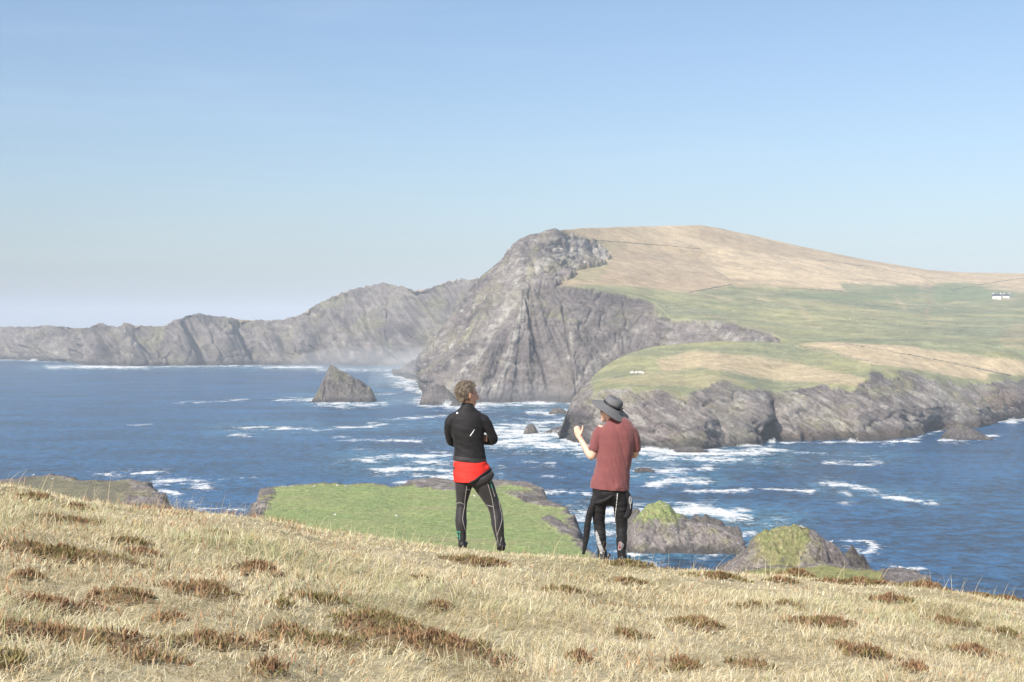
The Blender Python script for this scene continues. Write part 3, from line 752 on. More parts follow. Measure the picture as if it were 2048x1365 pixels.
# ============================================================ sea
SEA_SURF = []
def build_sea():
    pxs = np.concatenate([np.linspace(-3600, -340, 40), np.arange(-320, 2380, 4.5), np.linspace(2420, 5600, 40)])
    pys = np.concatenate([[671, 676, 682, 688, 694, 700, 706], np.arange(710, 1160, 1.5), np.arange(1160, 1900, 20), [2200, 2800, 4200]])
    PXg, PYg = np.meshgrid(pxs, pys)
    P = on_level(PXg, PYg, 0.0)[::-1]
    PXg, PYg = PXg[::-1], PYg[::-1]
    foam = np.zeros(PXg.shape); turb = np.zeros(PXg.shape)
    def st(pts, w, k=1.0, asp=2.6):
        x, y = PXg / asp, PYg
        d = polydist(x, y, [(a / asp, b) for a, b in pts])
        np.maximum(foam, np.exp(-(d / (w * 1.9)) ** 1.4) * k * 0.92, out=foam)
    def churn(pts, w, k=0.8, asp=2.6):
        d = polydist(PXg / asp, PYg, [(a / asp, b) for a, b in pts])
        np.maximum(turb, np.exp(-(d / w) ** 2) * k, out=turb)
    # surf along the far cliffs
    st([(-200, 718), (30, 720), (60, 722)], 1.6, .8); st([(60, 722), (120, 725)], 1.6, .6); st([(100, 735), (170, 734), (290, 735)], 3.0, .95); st([(300, 734), (420, 733), (520, 732)], 1.8, .75)
    st([(530, 735), (640, 735)], 2.2, .9); st([(640, 740), (760, 741), (830, 740)], 3.2, .7); st([(780, 752), (830, 762), (850, 772)], 4, .9); st([(800, 768), (850, 785), (870, 800)], 5, .95)
    st([(850, 800), (890, 806), (930, 812), (960, 808)], 5, 1.0); st([(960, 808), (1020, 808), (1100, 806), (1140, 806)], 4, .95); st([(1060, 826), (1120, 828), (1140, 826)], 3.5, .95); st([(880, 818), (1000, 822)], 2.5, .55)
    # round the stack
    st([(545, 800), (625, 800), (640, 806)], 2.6, .75); st([(640, 810), (700, 812), (770, 808)], 3.6, .85); st([(750, 790), (800, 786)], 2.0, .6); st([(690, 776), (770, 772)], 1.6, .45)
    # bay between the men
    st([(990, 860), (1050, 850), (1135, 845)], 7, .85); st([(990, 878), (1080, 880), (1170, 888)], 11, 1.0); st([(1080, 866), (1150, 872)], 8, 1.0); st([(1000, 895), (1080, 895)], 5, .6); st([(1050, 925), (1100, 930)], 4, .7)
    churn([(960, 870), (1180, 885)], 32, .9); churn([(1270, 915), (1560, 915)], 24, .75); churn([(900, 800), (1140, 820)], 16, .7); churn([(700, 800), (780, 760), (840, 760)], 26, .5)
    st([(1270, 897), (1320, 904), (1390, 910)], 7, 1.0); st([(1320, 912), (1400, 915), (1470, 912)], 7, .95); st([(1380, 903), (1460, 902), (1540, 898)], 4.5, .9); st([(1270, 942), (1330, 945), (1420, 938)], 4.5, .85)
    st([(1310, 970), (1350, 962), (1400, 964)], 5, 1.0); st([(1270, 958), (1310, 955)], 3, .6)
    st([(1560, 886), (1650, 886), (1700, 884)], 2, .8); st([(1690, 884), (1760, 888), (1830, 882)], 2.6, .9); st([(1830, 878), (1880, 862)], 1.8, .6); st([(1890, 884), (1940, 880), (1990, 872)], 3, .9); st([(1990, 846), (2048, 840), (2200, 826)], 2.6, .9)
    st([(1556, 902), (1612, 907)], 2.6, .75); st([(1620, 908), (1680, 912)], 1.8, .6); st([(1655, 927), (1700, 928), (1756, 928)], 3.0, .85); st([(1700, 922), (1745, 919)], 1.5, .5)
    st([(1380, 985), (1460, 983), (1520, 979), (1560, 982), (1620, 985)], 2.6, .95); st([(1650, 970), (1690, 972), (1745, 983)], 4.5, 1.0); st([(1690, 985), (1705, 996), (1690, 1004)], 3, .7); st([(1735, 992), (1800, 998), (1862, 1005)], 3.2, .85)
    st([(1700, 1083), (1738, 1086), (1750, 1098), (1735, 1108)], 3.4, .9); st([(1690, 1096), (1720, 1102)], 3, .8); st([(1640, 1056), (1700, 1054)], 3, .5)
    st([(985, 868), (1060, 866), (1140, 878), (1175, 892)], 13, 1.05); st([(1010, 885), (1120, 892)], 9, 1.05); st([(1270, 900), (1340, 908), (1420, 914), (1500, 906)], 10, 1.0); st([(1350, 1020), (1430, 1026), (1480, 1034)], 9, 1.05); st([(1150, 1036), (1260, 1030)], 12, 1.0); st([(850, 804), (900, 812), (950, 812)], 6, 1.05)
    # left water
    st([(350, 808), (430, 803), (495, 800)], 1.8, .6); st([(455, 858), (540, 857), (620, 859)], 2.6, .8); st([(470, 870), (500, 874)], 3.2, .7); st([(520, 855), (640, 863)], 2, .6); st([(660, 858), (720, 856), (770, 850)], 2.6, .8); st([(740, 848), (800, 838), (890, 832)], 2.0, .75)
    st([(680, 878), (760, 880), (840, 884)], 3.2, .65); st([(725, 922), (800, 914), (900, 910)], 5, .9); st([(820, 925), (900, 928)], 4.5, .8); st([(750, 944), (840, 940), (930, 945)], 4.2, .95); st([(830, 952), (930, 958)], 4, .9); st([(800, 968), (880, 966), (940, 975)], 3.5, .8)
    churn([(720, 920), (940, 950)], 30, .55); st([(260, 852), (300, 850)], 2, .5); st([(190, 949), (250, 947), (330, 945)], 3.0, .85); st([(318, 964), (350, 964), (405, 972)], 5.5, 1.0); st([(330, 982), (352, 990)], 4, .9); st([(440, 962), (505, 955)], 3, .55)
    st([(360, 1000), (380, 1002)], 3, .6); st([(400, 1016), (490, 1020)], 3, .7); st([(700, 900), (790, 896)], 2, .4)
    st([(1000, 920), (1010, 980)], 3, .4); st([(1085, 985), (1130, 985), (1180, 988)], 3.4, 1.0); st([(1090, 950), (1130, 955)], 2.6, .5)
    # round the islet
    st([(1150, 1042), (1200, 1040), (1260, 1046)], 11, .9); st([(1200, 1066), (1240, 1062)], 8, .7); churn([(1150, 1050), (1260, 1050)], 45, .8); st([(1350, 1022), (1420, 1024), (1480, 1032)], 8, 1.0); st([(1400, 1040), (1480, 1040)], 6, .8); churn([(1340, 1030), (1540, 1045)], 26, .9); churn([(620, 800), (800, 800)], 14, .6); churn([(1560, 905), (1780, 915)], 16, .4); churn([(1270, 1110), (1480, 1095)], 22, .7); churn([(60, 735), (850, 738)], 7, .6); churn([(1280, 950), (1430, 960)], 16, .6); churn([(1640, 975), (1870, 1000)], 16, .45); churn([(440, 860), (880, 850)], 16, .35)
    st([(1300, 1116), (1370, 1104), (1412, 1090)], 6, 1.0); st([(1240, 1106), (1300, 1116)], 5, .8); st([(1445, 1098), (1475, 1104)], 5, .9); st([(1400, 1112), (1450, 1106)], 3.6, .8); st([(1460, 1072), (1500, 1066)], 4, .7); st([(1740, 1126), (1790, 1136), (1840, 1140)], 3.6, .7)
    st([(1660, 1130), (1720, 1128)], 6, .9)
    P2 = P.copy()
    dist = P[..., 1]
    sw = fbm(P, (70, 30, 50), 3, off=300) * 0.55 + fbm(P, (22, 10, 20), 2, off=304) * 0.22
    P2[..., 2] += sw * np.clip(1 - dist / 3000, 0.0, 1) + foam * 0.35
    me = mesh_np('sea', P2, grid_faces(*P.shape[:2])[:, ::-1] if False else grid_faces(*P.shape[:2]), attrs={'foam': foam, 'turb': turb})
    m, n, l, b = new_mat('sea_water')
    tcn = n.new('ShaderNodeTexCoord')
    def noise(scale, vec, detail=4, rough=0.6):
        mpn = n.new('ShaderNodeMapping'); mpn.inputs['Scale'].default_value = vec
        l.new(tcn.outputs['Object'], mpn.inputs['Vector'])
        t = n.new('ShaderNodeTexNoise'); t.inputs['Scale'].default_value = scale; t.inputs['Detail'].default_value = detail; t.inputs['Roughness'].default_value = rough
        l.new(mpn.outputs['Vector'], t.inputs['Vector'])
        return t.outputs['Fac']
    def mth(op, a, b2, clamp=False):
        k = n.new('ShaderNodeMath'); k.operation = op; k.use_clamp = clamp
        for i, v in enumerate((a, b2)):
            if isinstance(v, (int, float)): k.inputs[i].default_value = v
            else: l.new(v, k.inputs[i])
        return k.outputs[0]
    fa = n.new('ShaderNodeAttribute'); fa.attribute_name = 'foam'
    ta = n.new('ShaderNodeAttribute'); ta.attribute_name = 'turb'
    w1 = noise(0.17, (1.0, 1.05, 1), 5, 0.66)
    w2 = noise(0.5, (1.0, 1.0, 1), 4, 0.6)
    h = mth('ADD', mth('MULTIPLY', w1, 3.2), mth('MULTIPLY', w2, 0.9))
    bp = n.new('ShaderNodeBump'); bp.inputs['Strength'].default_value = 1.0; bp.inputs['Distance'].default_value = 1.5
    l.new(h, bp.inputs['Height'])
    # foam: streak strength broken up by two noises
    f1 = noise(0.075, (0.9, 0.75, 1), 8, 0.72)
    f2 = noise(0.5, (1.0, 0.7, 1), 5, 0.7)
    br = mth('ADD', mth('MULTIPLY', mth('SUBTRACT', f1, 0.5), 4.2), mth('MULTIPLY', mth('SUBTRACT', f2, 0.5), 1.6))
    raw = mth('ADD', fa.outputs['Fac'], mth('MULTIPLY', br, 1.05))
    gate = mth('MULTIPLY', fa.outputs['Fac'], 1.9, True)
    def mapr(v, a, b2, lo=0.0, hi=1.0):
        r = n.new('ShaderNodeMapRange'); r.interpolation_type = 'SMOOTHSTEP'
        r.inputs['From Min'].default_value = a; r.inputs['From Max'].default_value = b2; r.inputs['To Min'].default_value = lo; r.inputs['To Max'].default_value = hi
        l.new(v, r.inputs['Value']); return r.outputs['Result']
    fm = mth('MULTIPLY', mapr(raw, 0.42, 1.02), gate, True)
    # lacy foam in churned water
    lace = mth('MULTIPLY', mapr(mth('ADD', mth('MULTIPLY', ta.outputs['Fac'], 0.55), br), 0.45, 1.25), mth('MULTIPLY', ta.outputs['Fac'], 0.85), True)
    ftot = mth('MAXIMUM', fm, lace)
    cl = n.new('ShaderNodeMix'); cl.data_type = 'RGBA'
    cl.inputs[6].default_value = (0.011, 0.072, 0.165, 1); cl.inputs[7].default_value = (0.07, 0.20, 0.27, 1)
    l.new(mth('MULTIPLY', ta.outputs['Fac'], 0.8, True), cl.inputs[0])
    vr = n.new('ShaderNodeMix'); vr.data_type = 'RGBA'; vr.blend_type = 'MULTIPLY'; vr.inputs[0].default_value = 1.0
    l.new(cl.outputs[2], vr.inputs[6])
    cmb = n.new('ShaderNodeCombineColor')
    wv = mapr(mth('ADD', mth('MULTIPLY', w1, 0.5), mth('ADD', mth('MULTIPLY', w2, 0.25), mth('MULTIPLY', noise(0.012, (1, 2, 1), 3), 0.25))), 0.41, 0.59, 0.36, 1.75)  # light and dark of the wave ripples painted into the water colour
    for i in range(3): l.new(wv, cmb.inputs[i])
    l.new(cmb.outputs[0], vr.inputs[7])
    fc = n.new('ShaderNodeMix'); fc.data_type = 'RGBA'; fc.inputs[7].default_value = (0.80, 0.80, 0.78, 1)
    l.new(ftot, fc.inputs[0]); l.new(vr.outputs[2], fc.inputs[6])
    l.new(fc.outputs[2], b.inputs['Base Color'])
    l.new(mapr(ftot, 0.0, 0.6, 0.24, 0.9), b.inputs['Roughness'])
    l.new(mapr(ftot, 0.0, 0.6, 0.30, 0.1), b.inputs['Specular IOR Level'])
    b.inputs['IOR'].default_value = 1.33
    l.new(bp.outputs['Normal'], b.inputs['Normal'])
    put('sea', me, m, kind='structure')
build_sea()
# ============================================================ the slope in front: ground, dry grass, heather
RIDGE = np.array([(-700, 900), (-300, 935), (0, 968), (60, 976), (130, 990), (220, 998), (300, 1010), (400, 1018), (500, 1027), (560, 1036), (650, 1062), (760, 1074), (900, 1091), (1000, 1101), (1160, 1112), (1250, 1126),
                  (1330, 1132), (1460, 1137), (1600, 1148), (1700, 1160), (1800, 1170), (1870, 1176), (1960, 1188), (2048, 1200), (2400, 1250), (2800, 1290)], float)
def drop0(x, y):
    d = 0.99 + 0.098 * y + 0.118 * x + 0.0 * y
    over = np.clip(y - 11.0, 0, None)
    d = d + np.where(over < 14, 0.0105 * over ** 2, 0.0105 * 196 + 0.294 * (over - 14))
    return d
_uu = np.linspace(-0.7, 0.7, 281)
_yy = np.linspace(6, 40, 600)
_cur = np.array([np.min(drop0(u * _yy, _yy) / _yy) for u in _uu])
_want = np.interp(_uu, (RIDGE[:, 0] - 1024) / FPX, (RIDGE[:, 1] + 11.0 - 650.0) / FPX)
_dl = _want - _cur
for _ in range(6):
    _dl[1:-1] = (_dl[:-2] + 2 * _dl[1:-1] + _dl[2:]) / 4
def ground_z(x, y):
    x = np.asarray(x, float); y = np.asarray(y, float)
    yc = np.maximum(y, 2.5)
    d = drop0(x, y) + np.interp(np.clip(x / yc, -0.7, 0.7), _uu, _dl) * np.minimum(y, 40)
    Q = np.stack([x, y, np.zeros_like(x)], -1)
    hum = fbm(Q, 1.9, 3, 0.5, off=400) * 0.10 + fbm(Q, 0.55, 2, off=404) * 0.035
    return EYE - np.minimum(d - hum, 40.0)
def ground_at(px, py):
    """point of the slope seen at a pixel (march along the ray)"""
    ys = np.linspace(4.0, 26.0, 900)
    P = at(px, py, ys)
    g = ground_z(P[:, 0], P[:, 1])
    hit = np.nonzero(P[:, 2] <= g)[0]
    i = hit[0] if len(hit) else int(np.argmin(P[:, 2] - g))
    return float(P[i, 0]), float(P[i, 1]), float(g[i])

# heather clumps: (px, py of the middle, width px, height px, brownness 0..1, label)
HEATHER = [
    (138, 1122, 200, 44, 0.35, 'long olive heather mound with brown edges, far left of the slope'),
    (512, 1142, 80, 52, 0.95, 'single round russet heather tuft on pale grass, left of centre'),
    (410, 1190, 130, 46, 0.70, 'dark brown heather clump below and left of the round russet tuft'),
    (245, 1200, 130, 30, 0.85, 'thin strip of dark brown heather trailing across the left grass'),
    (120, 1222, 130, 48, 0.85, 'brown heather clump above the wide heather bed at bottom left'),
    (110, 1285, 300, 66, 0.85, 'wide brown heather bed at the lower left edge'),
    (410, 1292, 150, 50, 0.80, 'brown heather clump at the bottom between two larger beds'),
    (640, 1298, 180, 72, 0.45, 'green and brown heather mound at the bottom, left of centre'),
    (860, 1300, 250, 96, 0.80, 'largest red-brown heather bed at the bottom centre'),
    (760, 1255, 190, 50, 0.30, 'olive heather patch above the largest red-brown bed'),
    (1385, 1256, 105, 62, 0.60, 'domed heather clump alone on pale grass right of centre'),
    (958, 1130, 95, 30, 0.60, 'brown heather clump in front of the curly haired man'),
    (140, 1048, 90, 34, 0.80, 'brown heather clump high on the left, under the rocky ledge'),
    (1640, 1254, 90, 46, 0.65, 'small brown heather tuft in the right middle of the slope'),
    (1895, 1252, 80, 44, 0.70, 'rusty heather tuft near the right edge of the slope'),
    (1505, 1342, 80, 40, 0.70, 'small brown heather tuft at the bottom right'),
]
SMALL_H = [(70, 1000, 80, 26, .8), (262, 1092, 90, 26, .5), (285, 1112, 60, 26, .8), (846, 1164, 60, 18, .8), (160, 1022, 60, 14, .8), (440, 1072, 60, 14, .5), (880, 1222, 70, 40, .85), (1135, 1190, 120, 20, .6),
           (1255, 1132, 90, 24, .4), (1260, 1170, 70, 24, .5), (1262, 1276, 60, 30, .9), (1735, 1312, 100, 40, .75), (1690, 1300, 50, 26, .7), (1600, 1152, 120, 14, .6), (1780, 1206, 110, 20, .7), (1500, 1216, 60, 26, .6),
           (1570, 1215, 50, 22, .8), (1720, 1170, 160, 14, .7), (1960, 1192, 150, 16, .8), (2020, 1200, 120, 16, .8), (1850, 1176, 110, 14, .8), (1440, 1160, 120, 12, .5), (1945, 1310, 110, 26, .85), (2010, 1270, 60, 30, .6), (1360, 1340, 90, 30, .8),
           (60, 1160, 60, 30, .7), (330, 1245, 60, 24, .8), (560, 1215, 60, 30, .4), (640, 1205, 120, 30, .45), (300, 1325, 120, 30, .8), (20, 1330, 80, 40, .7), (1160, 1325, 60, 22, .6), (540, 1345, 90, 24, .8), (1820, 1345, 90, 24, .7), (1560, 1165, 60, 12, .6)]

def hx(px, py, w, h):
    x, y, z = ground_at(px, py)
    mpp = y / FPX
    return x, y, z, w * mpp * 0.50, max(h * mpp * 0.5 * 2.2, 0.10)   # half-width, half-depth on the ground

HSPOTS = [hx(q[0], q[1], q[2] * 1.22, q[3] * 1.18) + (q[4],) for q in HEATHER] + [hx(*q[:4]) + (q[4],) for q in SMALL_H]

def heather_amount(x, y):
    m = np.zeros(x.shape)
    for (cx, cy, cz, hw, hd, br) in HSPOTS:
        near = (np.abs(x - cx) < hw * 1.4) & (np.abs(y - cy) < hd * 2.2)
        if near.any():
            r = np.sqrt(((x[near] - cx) / hw) ** 2 + ((y[near] - cy) / (hd * 1.25)) ** 2)
            m[near] = np.maximum(m[near], 1 - sstep(0.35, 1.10, r))
    return m

# ground sheet
def build_hillside():
    xs = np.concatenate([np.linspace(-70, -9.3, 60), np.arange(-9, 10.01, 0.09), np.linspace(10.4, 70, 60)])
    ys = np.concatenate([np.linspace(-30, 4, 30), np.arange(4.1, 24, 0.09), np.geomspace(24.4, 150, 50)])
    X, Y = np.meshgrid(xs, ys)
    P = np.stack([X, Y, ground_z(X, Y)], -1)
    Q = P * np.array([1, 1, 0])
    n = np.clip(fbm(Q, 1.6, 4, 0.6, off=410) * 2 + 0.5, 0, 1); n2 = np.clip(fbm(Q, 0.4, 3, 0.6, off=413) * 2 + 0.5, 0, 1)
    c = lerp(np.array([0.50, 0.42, 0.27]), np.array([0.37, 0.32, 0.18]), n[..., None])
    c = lerp(c, np.array([0.24, 0.18, 0.09]), (n2 * 0.5)[..., None])
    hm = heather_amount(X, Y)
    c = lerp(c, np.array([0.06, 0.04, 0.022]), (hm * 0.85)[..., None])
    colv = np.concatenate([c, np.zeros(X.shape + (1,))], -1)
    mat = attr_mat('peaty_ground', scale=6.0, vary=0.3, bump_grass=0.6, bdist=0.05)
    put('hillside', mesh_np('hillside', P, grid_faces(*X.shape), col=colv.reshape(-1, 4)), mat, kind='structure')
build_hillside()

def blade_mat(name, trans=0.28, rough=0.75, spec=0.2):
    m, n, l, b = new_mat(name)
    a = n.new('ShaderNodeAttribute'); a.attribute_name = 'Col'
    l.new(a.outputs['Color'], b.inputs['Base Color'])
    b.inputs['Roughness'].default_value = rough; b.inputs['Specular IOR Level'].default_value = spec
    t = n.new('ShaderNodeBsdfTranslucent'); l.new(a.outputs['Color'], t.inputs['Color'])
    mxs = n.new('ShaderNodeMixShader'); mxs.inputs[0].default_value = trans
    out = n['Material Output']
    l.new(b.outputs[0], mxs.inputs[1]); l.new(t.outputs[0], mxs.inputs[2]); l.new(mxs.outputs[0], out.inputs['Surface'])
    return m

def blades(base, length, width, lean, col, levels=3, curl=1.0, rng=RNG):
    """base (n,3), lean (n,2): tip displacement over length; returns V, F4, F3, C"""
    n = len(base)
    ang = rng.uniform(0, 2 * math.pi, n)
    side = np.stack([np.cos(ang), np.sin(ang) * 0.6, np.zeros(n)], -1) * (width * 0.5)[:, None]
    L = np.sqrt((lean ** 2).sum(1)); up = np.sqrt(np.clip(1 - np.clip(L, 0, .97) ** 2, 0.03, 1))
    V = []; C = []
    ts = np.linspace(0, 1, levels + 1)
    for i, t in enumerate(ts):
        bend = t ** (1 + 0.9 * curl)
        p = base + np.stack([lean[:, 0] * length * bend, lean[:, 1] * length * bend, length * t * (1 - (1 - up) * t ** 0.8)], -1)
        wv = 1 - 0.55 * t
        shade = (0.72 + 0.36 * t)
        if i < levels:
            V += [p - side * wv, p + side * wv]
        else:
            V += [p]
        cc = np.clip(col * (0.92 + 0.12 * t), 0, 1)
        C += [cc, cc] if i < levels else [cc]
    k = 2 * levels + 1
    V = np.stack(V, 1).reshape(-1, 3); C = np.stack(C, 1).reshape(-1, 3)
    b0 = np.arange(n)[:, None] * k
    F4 = np.concatenate([b0 + np.array([2 * i, 2 * i + 1, 2 * i + 3, 2 * i + 2]) for i in range(levels - 1)]) if levels > 1 else np.zeros((0, 4), int)
    F3 = b0 + np.array([2 * levels - 2, 2 * levels - 1, 2 * levels])
    return V, F4, F3, np.concatenate([C, np.ones((len(C), 1))], 1)

def merge(parts):
    V, F4, F3, C = [], [], [], []; o = 0
    for v, a, b, c in parts:
        V.append(v); C.append(c)
        if len(a): F4.append(a + o)
        if len(b): F3.append(b + o)
        o += len(v)
    return np.concatenate(V), (np.concatenate(F4) if F4 else None), (np.concatenate(F3) if F3 else None), np.concatenate(C)

STRAW = np.array([[0.74, 0.62, 0.40], [0.80, 0.70, 0.48], [0.65, 0.52, 0.31], [0.83, 0.77, 0.56], [0.54, 0.42, 0.23], [0.49, 0.51, 0.25], [0.60, 0.59, 0.34]])
def build_grass():
    rng = np.random.default_rng(21)
    parts = []
    def patch(n, y0, y1, levels, lmin, lmax, wid, power):
        t = rng.uniform(0, 1, n)
        y = (y0 ** power + t * (y1 ** power - y0 ** power)) ** (1 / power)
        x = rng.uniform(-0.44, 0.44, n) * y + rng.normal(0, 0.05, n)
        # gather blades into tussocks
        cx = np.round(x / 0.16) * 0.16 + 0.05 * np.sin(y * 9); cy = np.round(y / 0.16) * 0.16
        pull = rng.uniform(0, 0.35, n)
        x = lerp(x, cx, pull); y = lerp(y, cy, pull)
        hm = heather_amount(x, y)
        keep = rng.uniform(0, 1, n) > hm * 0.36
        x, y = x[keep], y[keep]; n = len(x); hm = hm[keep]
        z = ground_z(x, y) - 0.006
        Q = np.stack([x, y, np.zeros(n)], -1)
        f1 = fbm(Q, 0.9, 2, off=420); f2 = fbm(Q, 0.9, 2, off=431); f3 = fbm(Q, 2.3, 3, off=440); f4 = fbm(Q, 0.32, 2, off=447)
        lean = np.stack([0.40 + f1 * 1.5 + f4 * 0.9, f2 * 1.5 - 0.10], -1) + rng.normal(0, 0.50, (n, 2))
        lean *= 1.25
        flat = rng.uniform(0, 1, n) < 0.42
        lean[flat] *= (0.97 / np.maximum(np.linalg.norm(lean[flat], axis=1, keepdims=True), 1e-3))
        L = np.linalg.norm(lean, axis=1, keepdims=True); lean = lean / np.maximum(L / 0.97, 1)
        ln = rng.uniform(lmin, lmax, n) * np.where(flat, 1.35, 1.0) * (0.85 + 0.5 * np.clip(f3 * 2, -0.6, 0.8)) * (1 - 0.25 * hm)
        w = wid * rng.uniform(0.7, 1.35, n) * np.clip(y / 9.0, 0.85, 1.6)
        pick = rng.integers(0, 5, n)
        greenish = rng.uniform(0, 1, n) < np.clip(0.13 + f3 * 0.9, 0.03, 0.5)
        pick = np.where(greenish, 5 + (rng.uniform(0, 1, n) < 0.5), pick)
        c = STRAW[pick] * rng.uniform(0.74, 1.06, (n, 1))
        rusty = np.clip(fbm(Q, 1.3, 3, off=455) * 3 - 0.35, 0, 1) * rng.uniform(0, 1, n)
        c = lerp(c, np.array([0.40, 0.26, 0.12]), (rusty * 0.7)[:, None])
        return blades(np.stack([x, y, z], -1), ln, w, lean, c, levels, rng=rng)
    parts.append(patch(118000, 4.2, 11.0, 3, 0.045, 0.125, 0.0046, 1.6))
    parts.append(patch(135000, 10.6, 23.0, 3, 0.03, 0.085, 0.0056, 1.45))
    # long seed stalks
    n = 420
    y = rng.uniform(5.4, 20, n); x = rng.uniform(-0.39, 0.39, n) * y
    z = ground_z(x, y)
    lean = np.stack([rng.normal(0.30, 0.25, n), rng.normal(0, 0.2, n)], -1)
    parts.append(blades(np.stack([x, y, z], -1), rng.uniform(0.14, 0.30, n), 0.0030 * np.clip(y / 8, 0.9, 1.7), lean, np.tile([0.68, 0.56, 0.36], (n, 1)), 3, curl=0.6, rng=rng))
    # a few taller wisps standing against the sea along the brow
    n = 150
    px = np.concatenate([rng.normal(350, 60, 70), rng.uniform(0, 2048, 80)])
    pts = np.array([ground_at(a, float(np.interp(a, RIDGE[:, 0], RIDGE[:, 1])) + rng.uniform(0, 10)) for a in px])
    lean = np.stack([rng.normal(0.3, 0.2, n), rng.normal(0, 0.15, n)], -1)
    parts.append(blades(pts, rng.uniform(0.10, 0.24, n), np.full(n, 0.0028), lean, np.tile([0.60, 0.48, 0.28], (n, 1)), 3, curl=0.6, rng=rng))
    V, F4, F3, C = merge(parts)
    put('dry_grass', mesh_np('dry_grass', V, F4, F3, col=C), blade_mat('straw_grass'), label='pale straw-coloured grass covering the slope', kind='stuff', smooth=False)
build_grass()

HB = np.array([[0.26, 0.148, 0.08], [0.205, 0.115, 0.063], [0.32, 0.19, 0.105], [0.36, 0.25, 0.14]])
HG = np.array([[0.235, 0.195, 0.08], [0.19, 0.16, 0.065], [0.29, 0.235, 0.105], [0.17, 0.135, 0.06]])
HMAT = blade_mat('heather_sprigs', trans=0.12, rough=0.85)
def clump_geo(cx, cy, hw, hd, br, seed, dens=11000):
    rng = np.random.default_rng(seed)
    area = math.pi * hw * hd * 1.25
    n = int(np.clip(area * dens, 200, 7000))
    a = rng.uniform(0, 2 * math.pi, n); r = rng.uniform(0, 1, n) ** 0.66
    wob = 1 + 0.34 * np.sin(a * 2 + seed) + 0.26 * np.sin(a * 5 + seed * 1.7) + 0.15 * np.sin(a * 9 + seed * 2.3)
    lx = np.cos(a) * r * hw * wob; ly = np.sin(a) * r * hd * 1.15 * wob
    x = cx + lx; y = cy + ly + lx * 0.12
    g = ground_z(x, y)
    hgt = (0.03 + 0.13 * min(hw, 0.6) / 0.6) * np.clip(1 - r ** 2.2, 0, 1)
    lump = fbm(np.stack([x, y, x * 0], -1), 0.22, 3, off=470)
    base = np.stack([x, y, g + hgt * (0.55 + lump * 0.7) * rng.uniform(0.45, 1, n)], -1)
    lean = np.stack([rng.normal(0.08, 0.42, n) + np.cos(a) * r * 0.25, rng.normal(-0.06, 0.42, n)], -1)
    lean /= np.maximum(np.linalg.norm(lean, axis=1, keepdims=True) / 0.9, 1)
    k = rng.integers(0, 4, n)
    keep = rng.uniform(0, 1, n) < np.clip(1.15 - 0.7 * r + fbm(np.stack([x, y, x * 0], -1), 0.13, 2, off=474) * 2.2, 0, 1)
    base, lean, k, lump = base[keep], lean[keep], k[keep], lump[keep]; n = len(base)
    isb = rng.uniform(0, 1, n) < np.clip(br - 0.12 + lump * 1.5, 0.05, 0.95)
    c = np.where(isb[:, None], HB[k], HG[k]) * rng.uniform(0.75, 1.25, (n, 1))
    return blades(base, rng.uniform(0.022, 0.050, n), 0.0085 * rng.uniform(0.7, 1.5, n) * np.clip(cy / 9, 0.9, 1.5), lean, c, 2, curl=0.5, rng=rng)
small_parts = []
for i, spot in enumerate(HSPOTS):
    cx, cy, cz, hw, hd, br = spot
    geo = clump_geo(cx, cy, hw, hd, br, 900 + i)
    if i < len(HEATHER):
        # low woody mound under the sprigs
        th = np.linspace(0, 2 * math.pi, 28, endpoint=False); sd_ = 900 + i
        wb = 1 + 0.34 * np.sin(th * 2 + sd_) + 0.26 * np.sin(th * 5 + sd_ * 1.7) + 0.15 * np.sin(th * 9 + sd_ * 2.3)
        mv = []; hh_ = 0.03 + 0.13 * min(hw, 0.6) / 0.6
        for r_ in (1.0, 0.72, 0.4, 0.02):
            mx_ = cx + np.cos(th) * r_ * hw * wb; my_ = cy + np.sin(th) * r_ * hd * 1.15 * wb + np.cos(th) * r_ * hw * wb * 0.12
            mv.append(np.stack([mx_, my_, ground_z(mx_, my_) + 0.004 + hh_ * 0.5 * (1 - r_ ** 2)], -1))
        mv = np.concatenate(mv); mf = np.array([(a_ * 28 + b_, a_ * 28 + (b_ + 1) % 28, (a_ + 1) * 28 + (b_ + 1) % 28, (a_ + 1) * 28 + b_) for a_ in range(3) for b_ in range(28)])
        mc = np.tile([0.19, 0.135, 0.075, 1.0], (len(mv), 1))
        V, F4, F3, C = merge([geo, (mv, mf, np.zeros((0, 3), int), mc)])
        V = V - np.array([cx, cy, cz])
        ob = put('heather_clump', mesh_np('heather_clump', V, F4, F3, col=C), HMAT, label=HEATHER[i][5], cat='heather', group='heather clumps on the slope', smooth=False)
        ob.location = (cx, cy, cz)
    else:
        small_parts.append(geo)
# scattered single sprigs between the clumps
rng_ = np.random.default_rng(77)
n_ = 14000
y_ = rng_.uniform(5.4, 21, n_); x_ = rng_.uniform(-0.39, 0.39, n_) * y_
k_ = fbm(np.stack([x_, y_, x_ * 0], -1), 0.8, 3, off=480) + 0.25 * (x_ / y_ < -0.1) > 0.24
x_, y_ = x_[k_], y_[k_]; n_ = len(x_)
small_parts.append(blades(np.stack([x_, y_, ground_z(x_, y_) + 0.03], -1), rng_.uniform(0.03, 0.07, n_), np.full(n_, 0.007), np.clip(rng_.normal(0.1, 0.6, (n_, 2)), -.65, .65), HB[rng_.integers(0, 4, n_)] * rng_.uniform(0.9, 1.7, (n_, 1)), 2, rng=rng_))
V, F4, F3, C = merge(small_parts)
put('heather', mesh_np('heather', V, F4, F3, col=C), HMAT, label='low scattered heather sprigs among the dry grass', kind='stuff', smooth=False)
# ============================================================ the two people
from mathutils.bvhtree import BVHTree

